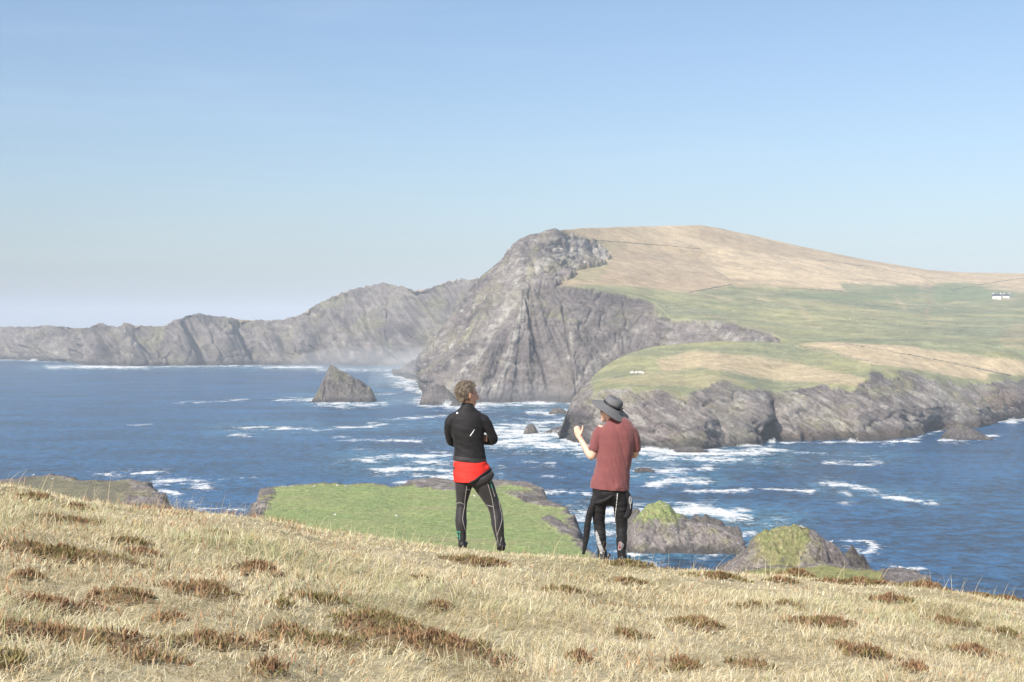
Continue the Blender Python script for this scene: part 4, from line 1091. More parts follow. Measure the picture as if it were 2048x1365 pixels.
def catmull(pts, n):
    pts = np.asarray(pts, float)
    p = np.concatenate([[2 * pts[0] - pts[1]], pts, [2 * pts[-1] - pts[-2]]])
    out = []
    for i in range(1, len(p) - 2):
        for t in np.linspace(0, 1, n, endpoint=False):
            a, b, c, d = p[i - 1], p[i], p[i + 1], p[i + 2]
            out.append(0.5 * (2 * b + (c - a) * t + (2 * a - 5 * b + 4 * c - d) * t * t + (3 * b - a - 3 * c + d) * t ** 3))
    out.append(p[-2])
    return np.array(out)

def tube(rows, n=5, k=16, ref=(1, 0, 0), cap=0.6):
    """rows: (x, y, z, ra, rb) -> closed tapered tube with rounded ends; ra lies along ref"""
    R = np.array([r if len(r) == 5 else (*r, r[3]) for r in rows], float)
    C = catmull(R, n)
    P, ra, rb = C[:, :3], np.maximum(C[:, 3], 1e-4), np.maximum(C[:, 4], 1e-4)
    T = np.gradient(P, axis=0); T /= np.linalg.norm(T, axis=1, keepdims=True) + 1e-9
    ref = np.asarray(ref, float)
    A = ref - T * (T @ ref)[:, None]
    A /= np.linalg.norm(A, axis=1, keepdims=True) + 1e-9
    Bv = np.cross(T, A)
    # rounded caps
    def capr(i, sgn):
        out = []
        for a in (25, 50, 70, 83):
            f, h = math.cos(math.radians(a)), math.sin(math.radians(a))
            out.append((P[i] + sgn * T[i] * h * min(ra[i], rb[i]) * cap, A[i], Bv[i], ra[i] * f, rb[i] * f))
        return out
    rings = capr(0, -1)[::-1] + [(P[i], A[i], Bv[i], ra[i], rb[i]) for i in range(len(P))] + capr(len(P) - 1, 1)
    th = np.linspace(0, 2 * math.pi, k, endpoint=False)
    V = [p + np.outer(np.cos(th) * a, u) + np.outer(np.sin(th) * b, w) for p, u, w, a, b in rings]
    nr = len(V)
    V = np.concatenate(V)
    F = []
    for i in range(nr - 1):
        for j in range(k):
            F.append((i * k + j, i * k + (j + 1) % k, (i + 1) * k + (j + 1) % k, (i + 1) * k + j))
    F.append(tuple(range(k))[::-1]); F.append(tuple((nr - 1) * k + j for j in range(k)))
    return V, F

def ball(c, r, k=16):
    c = np.asarray(c, float); r = np.broadcast_to(np.asarray(r, float), (3,))
    V = [c + (0, 0, -r[2])]; F = []
    m = k // 2
    for i in range(1, m):
        a = math.pi * i / m
        for j in range(k):
            b = 2 * math.pi * j / k
            V.append(c + r * (math.sin(a) * math.cos(b), math.sin(a) * math.sin(b), -math.cos(a)))
    V.append(c + (0, 0, r[2]))
    for j in range(k):
        F.append((0, 1 + (j + 1) % k, 1 + j))
    for i in range(m - 2):
        for j in range(k):
            a = 1 + i * k + j; b = 1 + i * k + (j + 1) % k
            F.append((a, b, b + k, a + k))
    o = 1 + (m - 2) * k; top = len(V) - 1
    for j in range(k):
        F.append((o + j, o + (j + 1) % k, top))
    return np.array(V), F

def rot(vf, M, t=(0, 0, 0)):
    V, F = vf
    return (np.asarray(V) @ np.asarray(M).T + np.asarray(t)), F

def fuse(name, parts, voxel, smooth=6, fac=0.5, disp=None):
    """weld overlapping closed shapes into one continuous skin"""
    V, F, o = [], [], 0
    for v, f in parts:
        V.append(v); F += [tuple(i + o for i in q) for q in f]; o += len(v)
    me = bpy.data.meshes.new(name + '_raw'); me.from_pydata(np.concatenate(V).tolist(), [], F); me.update()
    ob = bpy.data.objects.new(name + '_raw', me); COL.objects.link(ob)
    r = ob.modifiers.new('r', 'REMESH'); r.mode = 'VOXEL'; r.voxel_size = voxel
    s = ob.modifiers.new('s', 'SMOOTH'); s.iterations = smooth; s.factor = fac
    dg = bpy.context.evaluated_depsgraph_get()
    out = bpy.data.meshes.new_from_object(ob.evaluated_get(dg))
    out.name = name
    bpy.data.objects.remove(ob); bpy.data.meshes.remove(me)
    out.materials.clear()
    if disp is not None:
        n = len(out.vertices)
        co = np.empty(n * 3, np.float32); out.vertices.foreach_get('co', co); co = co.reshape(-1, 3).astype(float)
        no = np.empty(n * 3, np.float32); out.vertices.foreach_get('normal', no); no = no.reshape(-1, 3)
        co = disp(co, no)
        out.vertices.foreach_set('co', co.astype(np.float32).ravel()); out.update()
    return out

def cut(me, point, normal):
    bm = bmesh.new(); bm.from_mesh(me)
    bmesh.ops.bisect_plane(bm, geom=bm.verts[:] + bm.edges[:] + bm.faces[:], plane_co=point, plane_no=normal, clear_outer=True)
    bmesh.ops.holes_fill(bm, edges=[e for e in bm.edges if e.is_boundary])
    bm.to_mesh(me); bm.free(); return me

def bvh(*meshes):
    V, F = [], []; o = 0
    for me in meshes:
        V += [v.co.copy() for v in me.vertices]; F += [tuple(i + o for i in p.vertices) for p in me.polygons]; o = len(V)
    return BVHTree.FromPolygons(V, F)

def hit(tree, x, z, y0=-1.0):
    h = tree.ray_cast(Vector((x, y0, z)), Vector((0, 1, 0)))
    return h[0], h[1]

def seam(name, tree, pts, r, mat, parent, lift=0.0, **kw):
    """thin raised line lying on a garment, pts in local (x, z)"""
    q = catmull([(a, 0, b) for a, b in pts], 6)
    rows = []
    for x, _, z in q:
        p, nrm = hit(tree, x, z)
        if p is not None:
            w = p + nrm * lift
            rows.append((w.x, w.y, w.z, r))
    if len(rows) < 2: return None
    V, F = tube(rows, n=1, k=6)
    me = bpy.data.meshes.new(name); me.from_pydata(V.tolist(), [], F)
    return put(name, me, mat, parent, **kw)

def decal(name, tree, poly, mat, parent, step=0.006, lift=0.003):
    a = np.array(poly)
    xs = np.arange(a[:, 0].min(), a[:, 0].max() + step, step); zs = np.arange(a[:, 1].min(), a[:, 1].max() + step, step)
    X, Z = np.meshgrid(xs, zs)
    ins = inpoly(X, Z, poly)
    V, idx = [], -np.ones(X.shape, int)
    for i in range(X.shape[0]):
        for j in range(X.shape[1]):
            if ins[i, j]:
                p, nrm = hit(tree, X[i, j], Z[i, j])
                if p is not None:
                    idx[i, j] = len(V); V.append(tuple(p + nrm * lift))
    F = [(idx[i, j], idx[i, j + 1], idx[i + 1, j + 1], idx[i + 1, j]) for i in range(X.shape[0] - 1) for j in range(X.shape[1] - 1)
         if min(idx[i, j], idx[i, j + 1], idx[i + 1, j], idx[i + 1, j + 1]) >= 0]
    me = bpy.data.meshes.new(name); me.from_pydata(V, [], F)
    return put(name, me, mat, parent)

def rz(a):
    c, s = math.cos(a), math.sin(a); return np.array([[c, -s, 0], [s, c, 0], [0, 0, 1.0]])
def rx_(a):
    c, s = math.cos(a), math.sin(a); return np.array([[1, 0, 0], [0, c, -s], [0, s, c]])
def ry_(a):
    c, s = math.cos(a), math.sin(a); return np.array([[c, 0, s], [0, 1, 0], [-s, 0, c]])

def head_parts():
    """head facing +Y, centre of the skull at the origin, 0.24 m tall"""
    P = [ball((0, -0.012, 0.030), (0.076, 0.096, 0.092)), ball((0, 0.030, -0.028), (0.063, 0.066, 0.084)), ball((0, 0.066, -0.098), (0.029, 0.027, 0.024)), ball((0, 0.080, 0.030), (0.050, 0.018, 0.013)),
         tube([(0, 0.088, 0.022, 0.009), (0, 0.104, -0.004, 0.011), (0, 0.116, -0.026, 0.016), (0, 0.098, -0.036, 0.012)], n=4, k=10),
         ball((0, 0.088, -0.061), (0.024, 0.012, 0.008)), ball((0, 0.086, -0.074), (0.022, 0.012, 0.008)), ball((0.036, 0.066, -0.020), (0.022, 0.020, 0.020)), ball((-0.036, 0.066, -0.020), (0.022, 0.020, 0.020))]
    for s in (-1, 1):
        P.append(tube([(s * 0.074, 0.006, -0.032, 0.007, 0.011), (s * 0.081, 0.000, -0.010, 0.008, 0.018), (s * 0.084, -0.006, 0.016, 0.007, 0.019), (s * 0.079, -0.002, 0.030, 0.006, 0.010)], n=4, k=10))
    return P

SKIN = plain('skin_tanned', (0.60, 0.335, 0.235), 0.55, noise=0.12, nscale=30, bump=0.1, bscale=180)
SKIN2 = plain('skin_fair', (0.66, 0.42, 0.31), 0.55, noise=0.10, nscale=30, bump=0.1, bscale=180)
NEO = plain('black_neoprene', (0.012, 0.011, 0.012), 0.7, noise=0.2, nscale=18, bump=0.25, bscale=260, sheen=0.06, spec=0.3)
NEO_G = plain('charcoal_lycra', (0.028, 0.025, 0.026), 0.6, noise=0.18, nscale=14, bump=0.2, bscale=300, sheen=0.12, spec=0.35)
RED = plain('red_lining', (0.72, 0.024, 0.014), 0.75, noise=0.08, nscale=14, bump=0.3, bscale=160)
GREYL = plain('grey_stitching', (0.33, 0.30, 0.28), 0.7)
MINT = plain('mint_print', (0.05, 0.50, 0.30), 0.6)
WHITE = plain('white_print', (0.80, 0.80, 0.78), 0.5)
PANEL = plain('silver_grey_panel', (0.34, 0.34, 0.35), 0.6, noise=0.1, nscale=40)
MAROON = plain('maroon_cotton', (0.185, 0.056, 0.055), 0.9, noise=0.05, nscale=14, bump=0.15, bscale=420, sheen=0.25)
FELT = plain('grey_hat_cloth', (0.135, 0.133, 0.136), 0.9, noise=0.10, nscale=40, bump=0.3, bscale=300)
BAND = plain('dark_hat_band', (0.018, 0.017, 0.018), 0.6)
HAIRM = plain('greying_brown_hair', (0.18, 0.142, 0.105), 0.55, noise=0.6, nscale=38)
HAIRD = plain('dark_brown_hair', (0.05, 0.026, 0.016), 0.55, noise=0.3, nscale=40)
BOOT = plain('black_boot', (0.013, 0.012, 0.012), 0.6, noise=0.2, nscale=30, bump=0.3, bscale=120)
EYE_M = plain('eye', (0.55, 0.55, 0.55), 0.2)

# ------------------------------------------------------------ man with folded arms
D1 = 15.0
s1 = D1 / FPX
X1 = (945 - 1024) / FPX * D1
Z1 = float(at(945, 1098, D1)[2])
def L1(px, py, y=0.0):
    return ((px - 945) * s1, y, (1098 - py) * s1)
def R1_(px, py, y, a, b=None):
    return (*L1(px, py, y), a, b if b is not None else a)
hc = np.array(L1(934, 789, 0.005))
HM = rz(math.radians(-66)) @ rx_(math.radians(-4)) * 1.10
head = [rot(p, HM, hc) for p in head_parts()]
neck = tube([R1_(934, 826, 0.0, .062), R1_(935, 812, 0.012, .058), R1_(935, 796, 0.02, .056)], k=14)
torso_rows = [R1_(940, 948, 0, .172, .115), R1_(938, 920, 0, .176, .118), R1_(938, 893, 0, .160, .108), R1_(936, 866, 0, .172, .118), R1_(935, 846, 0, .180, .115), R1_(935, 834, 0, .176, .100), R1_(935, 825, 0, .146, .082), R1_(935, 818, 0.0, .098, .068), R1_(935, 811, .008, .062, .057)]
lleg = [R1_(928, 950, 0, .100, .105), R1_(927, 972, 0, .091, .096), R1_(924, 998, .01, .066, .076), R1_(923, 1014, .012, .056, .064), R1_(922, 1032, 0, .060, .066), R1_(922, 1048, -.012, .062, .066), R1_(923, 1068, -.005, .048, .052), R1_(924.5, 1084, 0, .043, .046), R1_(925, 1094, .0, .044, .05)]
rleg = [R1_(955, 950, 0, .105, .110), R1_(968, 972, 0, .106, .100), R1_(980, 996, .012, .084, .084), R1_(988, 1012, .015, .072, .074), R1_(993, 1030, .004, .068, .070), R1_(995, 1047, -.01, .067, .070), R1_(998, 1067, -.005, .055, .056), R1_(1001.5, 1085, 0, .046, .048), R1_(1002, 1096, 0, .046, .05)]
larm = [R1_(912, 836, 0, .062), R1_(903, 840, 0, .062), R1_(899, 852, .012, .058), R1_(898, 870, .055, .050), R1_(903, 886, .110, .047), R1_(925, 886, .175, .044), R1_(948, 882, .165, .038), R1_(962, 879, .115, .032)]
rarm = [R1_(958, 836, 0, .062), R1_(967, 840, 0, .062), R1_(974, 850, .01, .058), R1_(983, 868, .035, .050), R1_(987, 881, .065, .045), R1_(972, 884, .155, .044), R1_(945, 882, .215, .040), R1_(918, 876, .200, .032)]
def slim(vf):
    V, F = vf; c = V.mean(0)
    return c + (V - c) * (.72, .86, .6), F
def shrink(rows, k): return [(r[0], r[1], r[2], r[3] * k, r[4] * k) for r in rows]
# left hand laid on the inside of the right arm: palm, four curled fingers, thumb
hand = [tube([R1_(958, 880, .12, .030, .018), R1_(965, 878, .095, .034, .018), R1_(970, 877.5, .070, .034, .016)], k=12, ref=(0, 0, 1))]
for i, (pz, ln) in enumerate([(871.5, 1.0), (874.8, 1.12), (878.4, 1.08), (881.8, .88)]):
    hand.append(tube([R1_(968, pz, .080, .0095), R1_(971.5 + ln, pz, .052, .0095), R1_(972 + 1.2 * ln, pz + .6, .026, .009), R1_(971.0 + ln, pz + 1.2, .008, .008)], k=8))
hand.append(tube([R1_(962, 874, .105, .012), R1_(965, 868, .085, .011), R1_(968, 865, .072, .009)], k=8))
rhand = [tube([R1_(918, 876, .20, .030, .018), R1_(908, 872, .19, .036, .017), R1_(903, 868, .165, .032, .015)], k=10, ref=(0, 0, 1))]
for i in range(4):
    rhand.append(tube([R1_(906, 866 + 3.4 * i, .175, .0095), R1_(901, 864 + 3.4 * i, .155, .009), R1_(897, 863 + 3.4 * i, .125, .008)], k=8))
rhand.append(tube([R1_(912, 868, .195, .012), R1_(908, 862, .185, .010), R1_(905, 858, .175, .009)], k=8))
feet = []
for rows in (lleg, rleg):
    x, y, z = rows[-1][:3]
    feet.append(tube([(x, -.055, .035 + z - .01, .038, .04), (x, .02, .04 + z - .01, .043, .045), (x + .01, .10, .03 + z - .01, .045, .032), (x + .015, .17, .022 + z - .01, .036, .022)], k=12))
body_me = fuse('person', head + [neck, tube(shrink(torso_rows, .93), k=20), tube(shrink(lleg[:-1], .86)), tube(shrink(rleg[:-1], .86)), tube(shrink(larm, .86)), tube(shrink(rarm, .86))] + hand + rhand + [slim(f) for f in feet], 0.0058, smooth=3)
man1 = put('person', body_me, SKIN, label='man with curly greying hair, arms folded, in black top and red shorts', cat='person')
man1.location = (X1, D1, Z1)
def wr1(co, no):
    f = fbm(co + np.stack([co[:, 2] * .3, co[:, 1] * 0, co[:, 0] * .25], -1), (.22, .22, .05), 3, off=500) * .0085 + fbm(co, .05, 2, off=503) * .0018
    return co + no * f[:, None]
top_me = fuse('wetsuit_top', [tube([R1_(939, 932, 0, .180, .126), R1_(939, 918, 0, .176, .122)] + torso_rows[2:], k=24), tube(larm[:-1]), tube(rarm[:-1])], 0.0085, smooth=5, disp=wr1)
top = put('wetsuit_top', cut(top_me, L1(940, 921), (-0.10, 0, -1)), NEO, man1)
band = fuse('hem_band', [tube([R1_(939, 926, 0, .180, .124), R1_(939, 917, 0, .179, .124), R1_(939, 910, 0, .172, .118)], k=24, cap=0.05)], 0.0085, smooth=3)
band = cut(band, L1(940, 923), (-0.10, 0, -1)); put('hem_band', cut(band, L1(940, 914), (0.10, 0, 1)), NEO_G, top)
collar = fuse('collar', [tube([R1_(935, 820, 0.004, .068, .064), R1_(935, 813, .010, .065, .062), R1_(935, 807, .016, .064, .062)], k=20, cap=.1)], 0.007, smooth=3)
put('collar', collar, NEO, top)
tights_me = fuse('tights', [tube(lleg), tube(rleg), tube([R1_(941, 958, 0, .165, .112), R1_(940, 940, 0, .178, .12), R1_(939, 925, 0, .172, .116)], k=24)], 0.0085, smooth=5, disp=lambda co, no: co + no * (fbm(co, (.10, .10, .035), 3, off=510) * .0035)[:, None])
tights = put('tights', tights_me, NEO_G, man1)
red_me = fuse('rolled_wetsuit', [tube([R1_(942, 972, 0, .178, .146), R1_(942, 955, 0, .188, .142), R1_(941, 938, 0, .184, .132), R1_(940, 925, 0, .177, .124), R1_(940, 917, 0, .160, .110)], k=24), tube([R1_(955, 938, 0, .16, .12), R1_(975, 936, 0, .045, .06)], ref=(0, 0, 1))], 0.0085, smooth=5,
              disp=lambda co, no: co + no * (fbm(co, (.16, .16, .05), 3, off=520) * .006)[:, None])
red_me = cut(red_me, L1(943, 962.5), (0.02, 0, -1))
red_me = cut(red_me, L1(948, 961), (0.52, 0, -1))
red = put('red_shorts', red_me, RED, man1, label='bright red lining of a rolled-down wetsuit')
t1 = bvh(tights_me); tt = bvh(top_me); tr = bvh(red_me)
fold = [(941, 963), (952, 957.5), (964, 949), (975, 942.5), (982, 938.5)]
rows = []
for a, b in fold:
    p, _ = hit(tr, (a - 945) * s1, (1098 - b + 1.5) * s1)
    rows.append(((a - 945) * s1, (p.y if p is not None else 0.0) - .002, (1098 - b) * s1, .013, .016))
V, F = tube(rows, k=10); me = bpy.data.meshes.new('fold_edge'); me.from_pydata(V.tolist(), [], F); put('fold_edge', me, NEO, red)
me = fuse('folded_leg', [tube([R1_(951, 962, -.02, .10, .11), R1_(968, 955, -.02, .085, .11), R1_(980, 946, 0.0, .05, .09)], ref=(0, 0, 1))], .0085, 5)
put('folded_leg', cut(me, L1(948, 960.5), (-0.52, 0, 1)), NEO_G, red)
me = fuse('piping', [tube([R1_(970, 964, -.075, .005), R1_(978, 960, -.06, .005), R1_(984, 954, -.035, .005)], k=8)], .003, 1); put('piping', me, RED, red)
def zq(x, y): return ((x / 3.69 + 840 - 945) * s1, (1098 - (y / 3.69 + 740)) * s1)
for pts in ([(348, 845), (340, 900), (332, 960), (330, 1000), (318, 1070), (318, 1110), (330, 1160), (340, 1210), (336, 1268)], [(345, 875), (365, 882), (378, 893)], [(270, 985), (295, 975), (330, 990)], [(492, 808), (515, 880), (535, 960), (545, 1030), (555, 1100), (560, 1170), (572, 1240), (580, 1296)],
            [(537, 785), (560, 860), (580, 950), (590, 1010), (605, 1080), (598, 1130), (575, 1200), (568, 1220)], [(497, 995), (540, 1005)], [(603, 1232), (588, 1296)]):
    seam('seam', t1, [zq(*p) for p in pts], .0036, GREYL, tights)
ring = [(517 + 11 * math.cos(a), 811 + 13 * math.sin(a)) for a in np.linspace(0, 2 * math.pi, 9)]
seam('logo', t1, [zq(*p) for p in ring], .0035, MINT, tights, label='mint green ring logo on the right thigh')
for (a, b, m_) in [((525, 838), (528, 850), MINT), ((530, 855), (534, 868), MINT), ((535, 872), (538, 882), GREYL), ((540, 888), (546, 908), GREYL), ((548, 912), (553, 932), GREYL)]:
    seam('lettering', t1, [zq(*a), zq(*b)], .0038, m_, tights)
seam('logo', t1, [zq(*p) for p in [(298, 1192), (283, 1190), (273, 1200), (275, 1215), (282, 1228)]], .0038, MINT, tights, label='mint green curved logo on the left calf')
seam('lettering', t1, [zq(292, 1205), zq(294, 1250)], .003, MINT, tights)
p, nrm = hit(tt, *zq(277, 316))
if p is None: p = Vector(L1(915, 826, -.08))
dotv, dotf = ball((0, 0, 0), (.0125, .004, .0125), 12)
me = bpy.data.meshes.new('emblem'); me.from_pydata((dotv + np.array(p)).tolist(), [], dotf); put('emblem', me, WHITE, top, label='small white round emblem below the collar')
seam('white_strip', tt, [zq(373, 480), zq(388, 458), zq(402, 438)], .0045, WHITE, top)  # short slanting white line laid on the back of the top
seam('zip_pull', tt, [zq(398, 440), zq(404, 436)], .007, GREYL, top)
boots = [fuse('boot', [f, tube([(r[-1][0], 0, r[-1][2] - .01, .046, .05), (r[-1][0], 0, r[-1][2] + .05, .047, .05)], k=14)], .0085, 4) for f, r in zip(feet, (lleg, rleg))]
for b_ in boots: put('boot', b_, BOOT, man1)
for sgn in (-1, 1):
    e = ball(np.array([sgn * .033, .083, .008]), (.014, .010, .009), 10)
    V, F = rot(e, HM, hc); me = bpy.data.meshes.new('eye'); me.from_pydata(V.tolist(), [], F); put('eye', me, EYE_M, man1)

def curls(name, M, c, count, mat, parent, keep, cen=(0, -0.012, 0.030), rad=(0.078, 0.098, 0.094), out=0.015, size=0.009, tr=0.0036, seed=5):
    rng = np.random.default_rng(seed)
    parts = []; n = 0
    base = [b for b in [ball(cen, np.array(rad) * 1.06, 20)]]
    V, F, o = [], [], 0
    while n < count:
        d = rng.normal(size=3); d /= np.linalg.norm(d)
        p = np.array(cen) + d * np.array(rad) * 1.03
        if not keep(p, d): continue
        n += 1
        t1_ = np.cross(d, rng.normal(size=3)); t1_ /= np.linalg.norm(t1_)
        ph = rng.uniform(0, 6.28); sz = size * rng.uniform(.6, 1.3); ex = out * rng.uniform(.5, 1.3)
        rows = []
        t2_ = np.cross(d, t1_)
        for i in range(6):
            f = i / 5; a = ph + f * 5.2
            rows.append((*(p + d * ex * f + (t1_ * math.cos(a) + t2_ * math.sin(a)) * sz * (0.35 + .65 * f)), tr * (1.1 - .5 * f)))
        v, f_ = tube(rows, n=1, k=5)
        V.append(v); F += [tuple(i + o for i in q) for q in f_]; o += len(v)
    V = np.concatenate(V) @ np.asarray(M).T + c
    me = bpy.data.meshes.new(name); me.from_pydata(V.tolist(), [], F)
    return put(name, me, mat, parent)
def keep1(p, d):
    hairline = 0.055 + 0.10 * max(0.0, p[2] - 0.055)
    if p[1] > hairline: return False
    if abs(p[0]) > .045 and p[1] > 0.030 and p[2] < 0.085: return False
    if p[2] < -0.045: return False
    if abs(p[0]) > .055 and p[1] > -.02 and p[2] < 0.015: return False
    return True
hb = ball((0, -0.020, 0.034), (0.080, 0.094, 0.097), 24)
hair_me = fuse('hair', [rot(hb, HM, hc), rot(ball((0, -.05, -.035), (.06, .045, .05), 18), HM, hc)], .006, 2, disp=lambda co, no: co + no * (fbm(co, .018, 2, off=540) * .006)[:, None])
bm = bmesh.new(); bm.from_mesh(hair_me)
Mi = np.linalg.inv(HM)
kill = []
for v in bm.verts:
    q = Mi @ (np.array(v.co) - hc)
    if q[1] > 0.055 + 0.3 * max(0, q[2] - 0.06) or (abs(q[0]) > .05 and q[1] > .03 and q[2] < .08) or (abs(q[0]) > .055 and q[1] > -.02 and q[2] < .012) or q[2] < -.075: kill.append(v)
bmesh.ops.delete(bm, geom=kill, context='VERTS'); bm.to_mesh(hair_me); bm.free()
hair = put('hair', hair_me, HAIRM, man1)
curls('curl_mass', HM, hc, 760, HAIRM, hair, keep1)

# ------------------------------------------------------------ man in the maroon shirt and hat
D2 = 14.6
s2 = D2 / FPX
X2 = (1225 - 1024) / FPX * D2
Z2 = float(at(1225, 1126, D2)[2])
def R2_(px, py, y, a, b=None):
    return ((px - 1225) * s2, y, (1126 - py) * s2, a, b if b is not None else a)
def V2(px, py, y=0.0): return np.array(R2_(px, py, y, 0)[:3])
def z2(x, y): return ((x / 3.69 + 1120 - 1225) * s2, (1126 - (y / 3.69 + 770)) * s2)
hc2 = V2(1218.5, 819, .055)
HM2 = ry_(math.radians(14)) @ rz(math.radians(34)) @ rx_(math.radians(-14)) * 1.03
head2 = [rot(p, HM2, hc2) for p in head_parts()]
neck2 = tube([R2_(1229, 848, -.01, .062), R2_(1224, 838, .01, .056), R2_(1220, 824, .03, .054)], k=14)
torso2 = [R2_(1222, 992, 0, .178, .125), R2_(1221, 972, 0, .182, .130), R2_(1225, 940, 0, .170, .125), R2_(1230, 905, -.01, .172, .125), R2_(1232, 875, -.015, .188, .128), R2_(1232, 858, -.015, .190, .115), R2_(1231, 848, -.01, .150, .088), R2_(1229, 841, -.005, .085, .066)]
lleg2 = [R2_(1204, 985, 0, .100, .110), R2_(1199, 1010, 0, .076, .092), R2_(1198, 1030, .012, .068, .078), R2_(1199.5, 1052, .02, .059, .066), R2_(1202, 1075, -.008, .056, .062), R2_(1204, 1096, -.004, .046, .050), R2_(1205, 1110, 0, .043, .048)]
rleg2 = [R2_(1240, 985, 0, .096, .110), R2_(1242, 1010, 0, .078, .094), R2_(1242.5, 1030, .012, .073, .080), R2_(1243.5, 1052, .02, .060, .066), R2_(1244, 1078, -.008, .058, .062), R2_(1244, 1100, -.004, .052, .052), R2_(1245, 1114, 0, .047, .05)]
larm2 = [R2_(1203, 856, -.01, .058), R2_(1196, 872, -.015, .054), R2_(1190, 893, -.02, .048), R2_(1184.5, 912, -.01, .044), R2_(1178, 906, .035, .042), R2_(1170, 893, .085, .037), R2_(1162.5, 880, .125, .029)]
rarm2 = [R2_(1262, 858, -.01, .058), R2_(1268, 874, -.01, .054), R2_(1271, 894, .015, .048), R2_(1270, 910, .05, .042), R2_(1262, 905, .14, .040), R2_(1252, 895, .22, .035), R2_(1246, 888, .28, .028)]
lh = [tube([R2_(1162.5, 880, .125, .026, .020), R2_(1159, 872, .135, .036, .019), R2_(1156.5, 864, .14, .040, .017)], k=12, ref=(1, 0, 0))]
for i, (dx, tz) in enumerate([(-7.0, 859), (-4.0, 856.0), (-1.0, 855.5), (2.0, 857)]):
    x = 1156.5 + dx + 1.5
    lh.append(tube([R2_(x + .6, 866, .135, .0095), R2_(x, tz + 1.5, .140, .0098), R2_(x - .3, tz - .5, .170, .0092), R2_(x + 1.0, tz + 4, .196, .0085)], k=8))
lh.append(tube([R2_(1160.5, 874, .125, .013), R2_(1164.5, 866, .115, .0120), R2_(1166.2, 859, .112, .0105), R2_(1166.6, 853, .118, .0088)], k=8))
rh = [tube([R2_(1246, 888, .28, .026, .018), R2_(1243, 884, .32, .036, .017), R2_(1240, 880, .355, .036, .015)], k=10, ref=(0, 0, 1))]
for i in range(4):
    rh.append(tube([R2_(1241, 874 + 3.6 * i, .345, .0095), R2_(1238, 872 + 3.6 * i, .385, .009), R2_(1236, 873 + 3.6 * i, .42, .008)], k=8))
rh.append(tube([R2_(1244, 878, .32, .012), R2_(1246, 871, .345, .010), R2_(1246, 867, .365, .009)], k=8))
feet2 = []
for rows in (lleg2, rleg2):
    x, y, z = rows[-1][:3]; z = z - .075
    feet2.append(tube([(x + .01, -.06, z + .035, .040, .042), (x + .012, .02, z + .04, .046, .046), (x + .02, .11, z + .03, .047, .034), (x + .025, .19, z + .022, .038, .022)], k=12))
body2 = fuse('person', head2 + [neck2, tube(shrink(torso2, .90), k=20), tube(shrink(lleg2[:-1], .84)), tube(shrink(rleg2[:-1], .84)), tube(shrink(larm2, .90)), tube(shrink(rarm2, .90))] + lh + rh + [slim(f) for f in feet2], 0.0058, smooth=3)
man2 = put('person', body2, SKIN2, label='man in grey brimmed hat and maroon t-shirt gesturing with his left hand', cat='person')
man2.location = (X2, D2, Z2)
def wr2(co, no):
    q = co.copy(); q[:, 0] += co[:, 2] * .28
    f = fbm(q, (.075, .12, .50), 3, off=550) * .019 + fbm(co, (.12, .12, .05), 3, off=555) * .004
    f += np.exp(-(((co[:, 0] - z2(412, 750)[0]) / .03) ** 2 + ((co[:, 2] - z2(412, 748)[1]) / .035) ** 2)) * .020
    dl = np.abs((co[:, 0] - z2(412, 750)[0]) * .95 + (co[:, 2] - z2(412, 750)[1]) * .3)
    f += -np.exp(-(dl / .012) ** 2) * .010 * sstep(1.02, .78, co[:, 2]) 
    return co + no * f[:, None]
tee_me = fuse('t_shirt', [tube([R2_(1220, 984, -.004, .195, .150), R2_(1220, 972, -.004, .197, .148), R2_(1225, 940, -.004, .184, .138), R2_(1230, 905, -.01, .185, .135), R2_(1232, 876, -.015, .198, .136), R2_(1232, 858, -.015, .196, .120), R2_(1230, 847, -.01, .150, .090), R2_(1227, 839, -.002, .078, .070)], k=24),
                          tube([R2_(1205, 856, -.01, .068), R2_(1197, 870, -.012, .066, .07), R2_(1191, 886, -.015, .062, .068), R2_(1187, 900, -.015, .060, .066)], cap=.15), tube([R2_(1260, 858, -.01, .068), R2_(1266, 872, -.005, .063), R2_(1269, 888, .012, .060), R2_(1270, 901, .03, .058)], cap=.15)], 0.0085, smooth=5, disp=wr2)
tee_me = cut(tee_me, V2(1220, 978), (-.07, 0, -1))
tee = put('t_shirt', tee_me, MAROON, man2)
pants_me = fuse('wetsuit_legs', [tube(lleg2[:]), tube(rleg2), tube([R2_(1220, 1000, 0, .150, .105), R2_(1221, 988, -.004, .185, .130), R2_(1221, 972, -.002, .186, .132), R2_(1222, 958, 0, .172, .122)], k=24)], 0.0085, smooth=4,
                disp=lambda co, no: co + no * ((fbm(co, (.12, .12, .030), 3, off=560) * .009 + fbm(co, .05, 2, off=562) * .003))[:, None])
pants = put('wetsuit_legs', pants_me, NEO, man2, label='black wetsuit peeled down to the waist')
sl = fuse('hanging_sleeve', [tube([R2_(1194, 985, -.03, .045, .04), R2_(1188, 1003, -.05, .040, .035), R2_(1180, 1024, -.045, .036, .030), R2_(1175.5, 1045, -.04, .035, .026), R2_(1173, 1068, -.04, .034, .022), R2_(1170, 1090, -.04, .025, .018), R2_(1166.5, 1107, -.04, .016, .012)], k=14)], .007, 4,
         disp=lambda co, no: co + no * (fbm(co, (.1, .1, .03), 3, off=570) * .006)[:, None])
put('hanging_sleeve', sl, NEO, pants, label='empty wetsuit sleeve dangling at the left hip')
sl2 = fuse('hanging_sleeve', [tube([R2_(1252, 985, -.06, .034, .028), R2_(1258, 998, -.06, .032, .022), R2_(1259, 1012, -.06, .030, .02), R2_(1256, 1026, -.055, .034, .024), R2_(1251, 1034, -.05, .03, .022)], k=14)], .007, 4)
put('hanging_sleeve', sl2, NEO, pants)
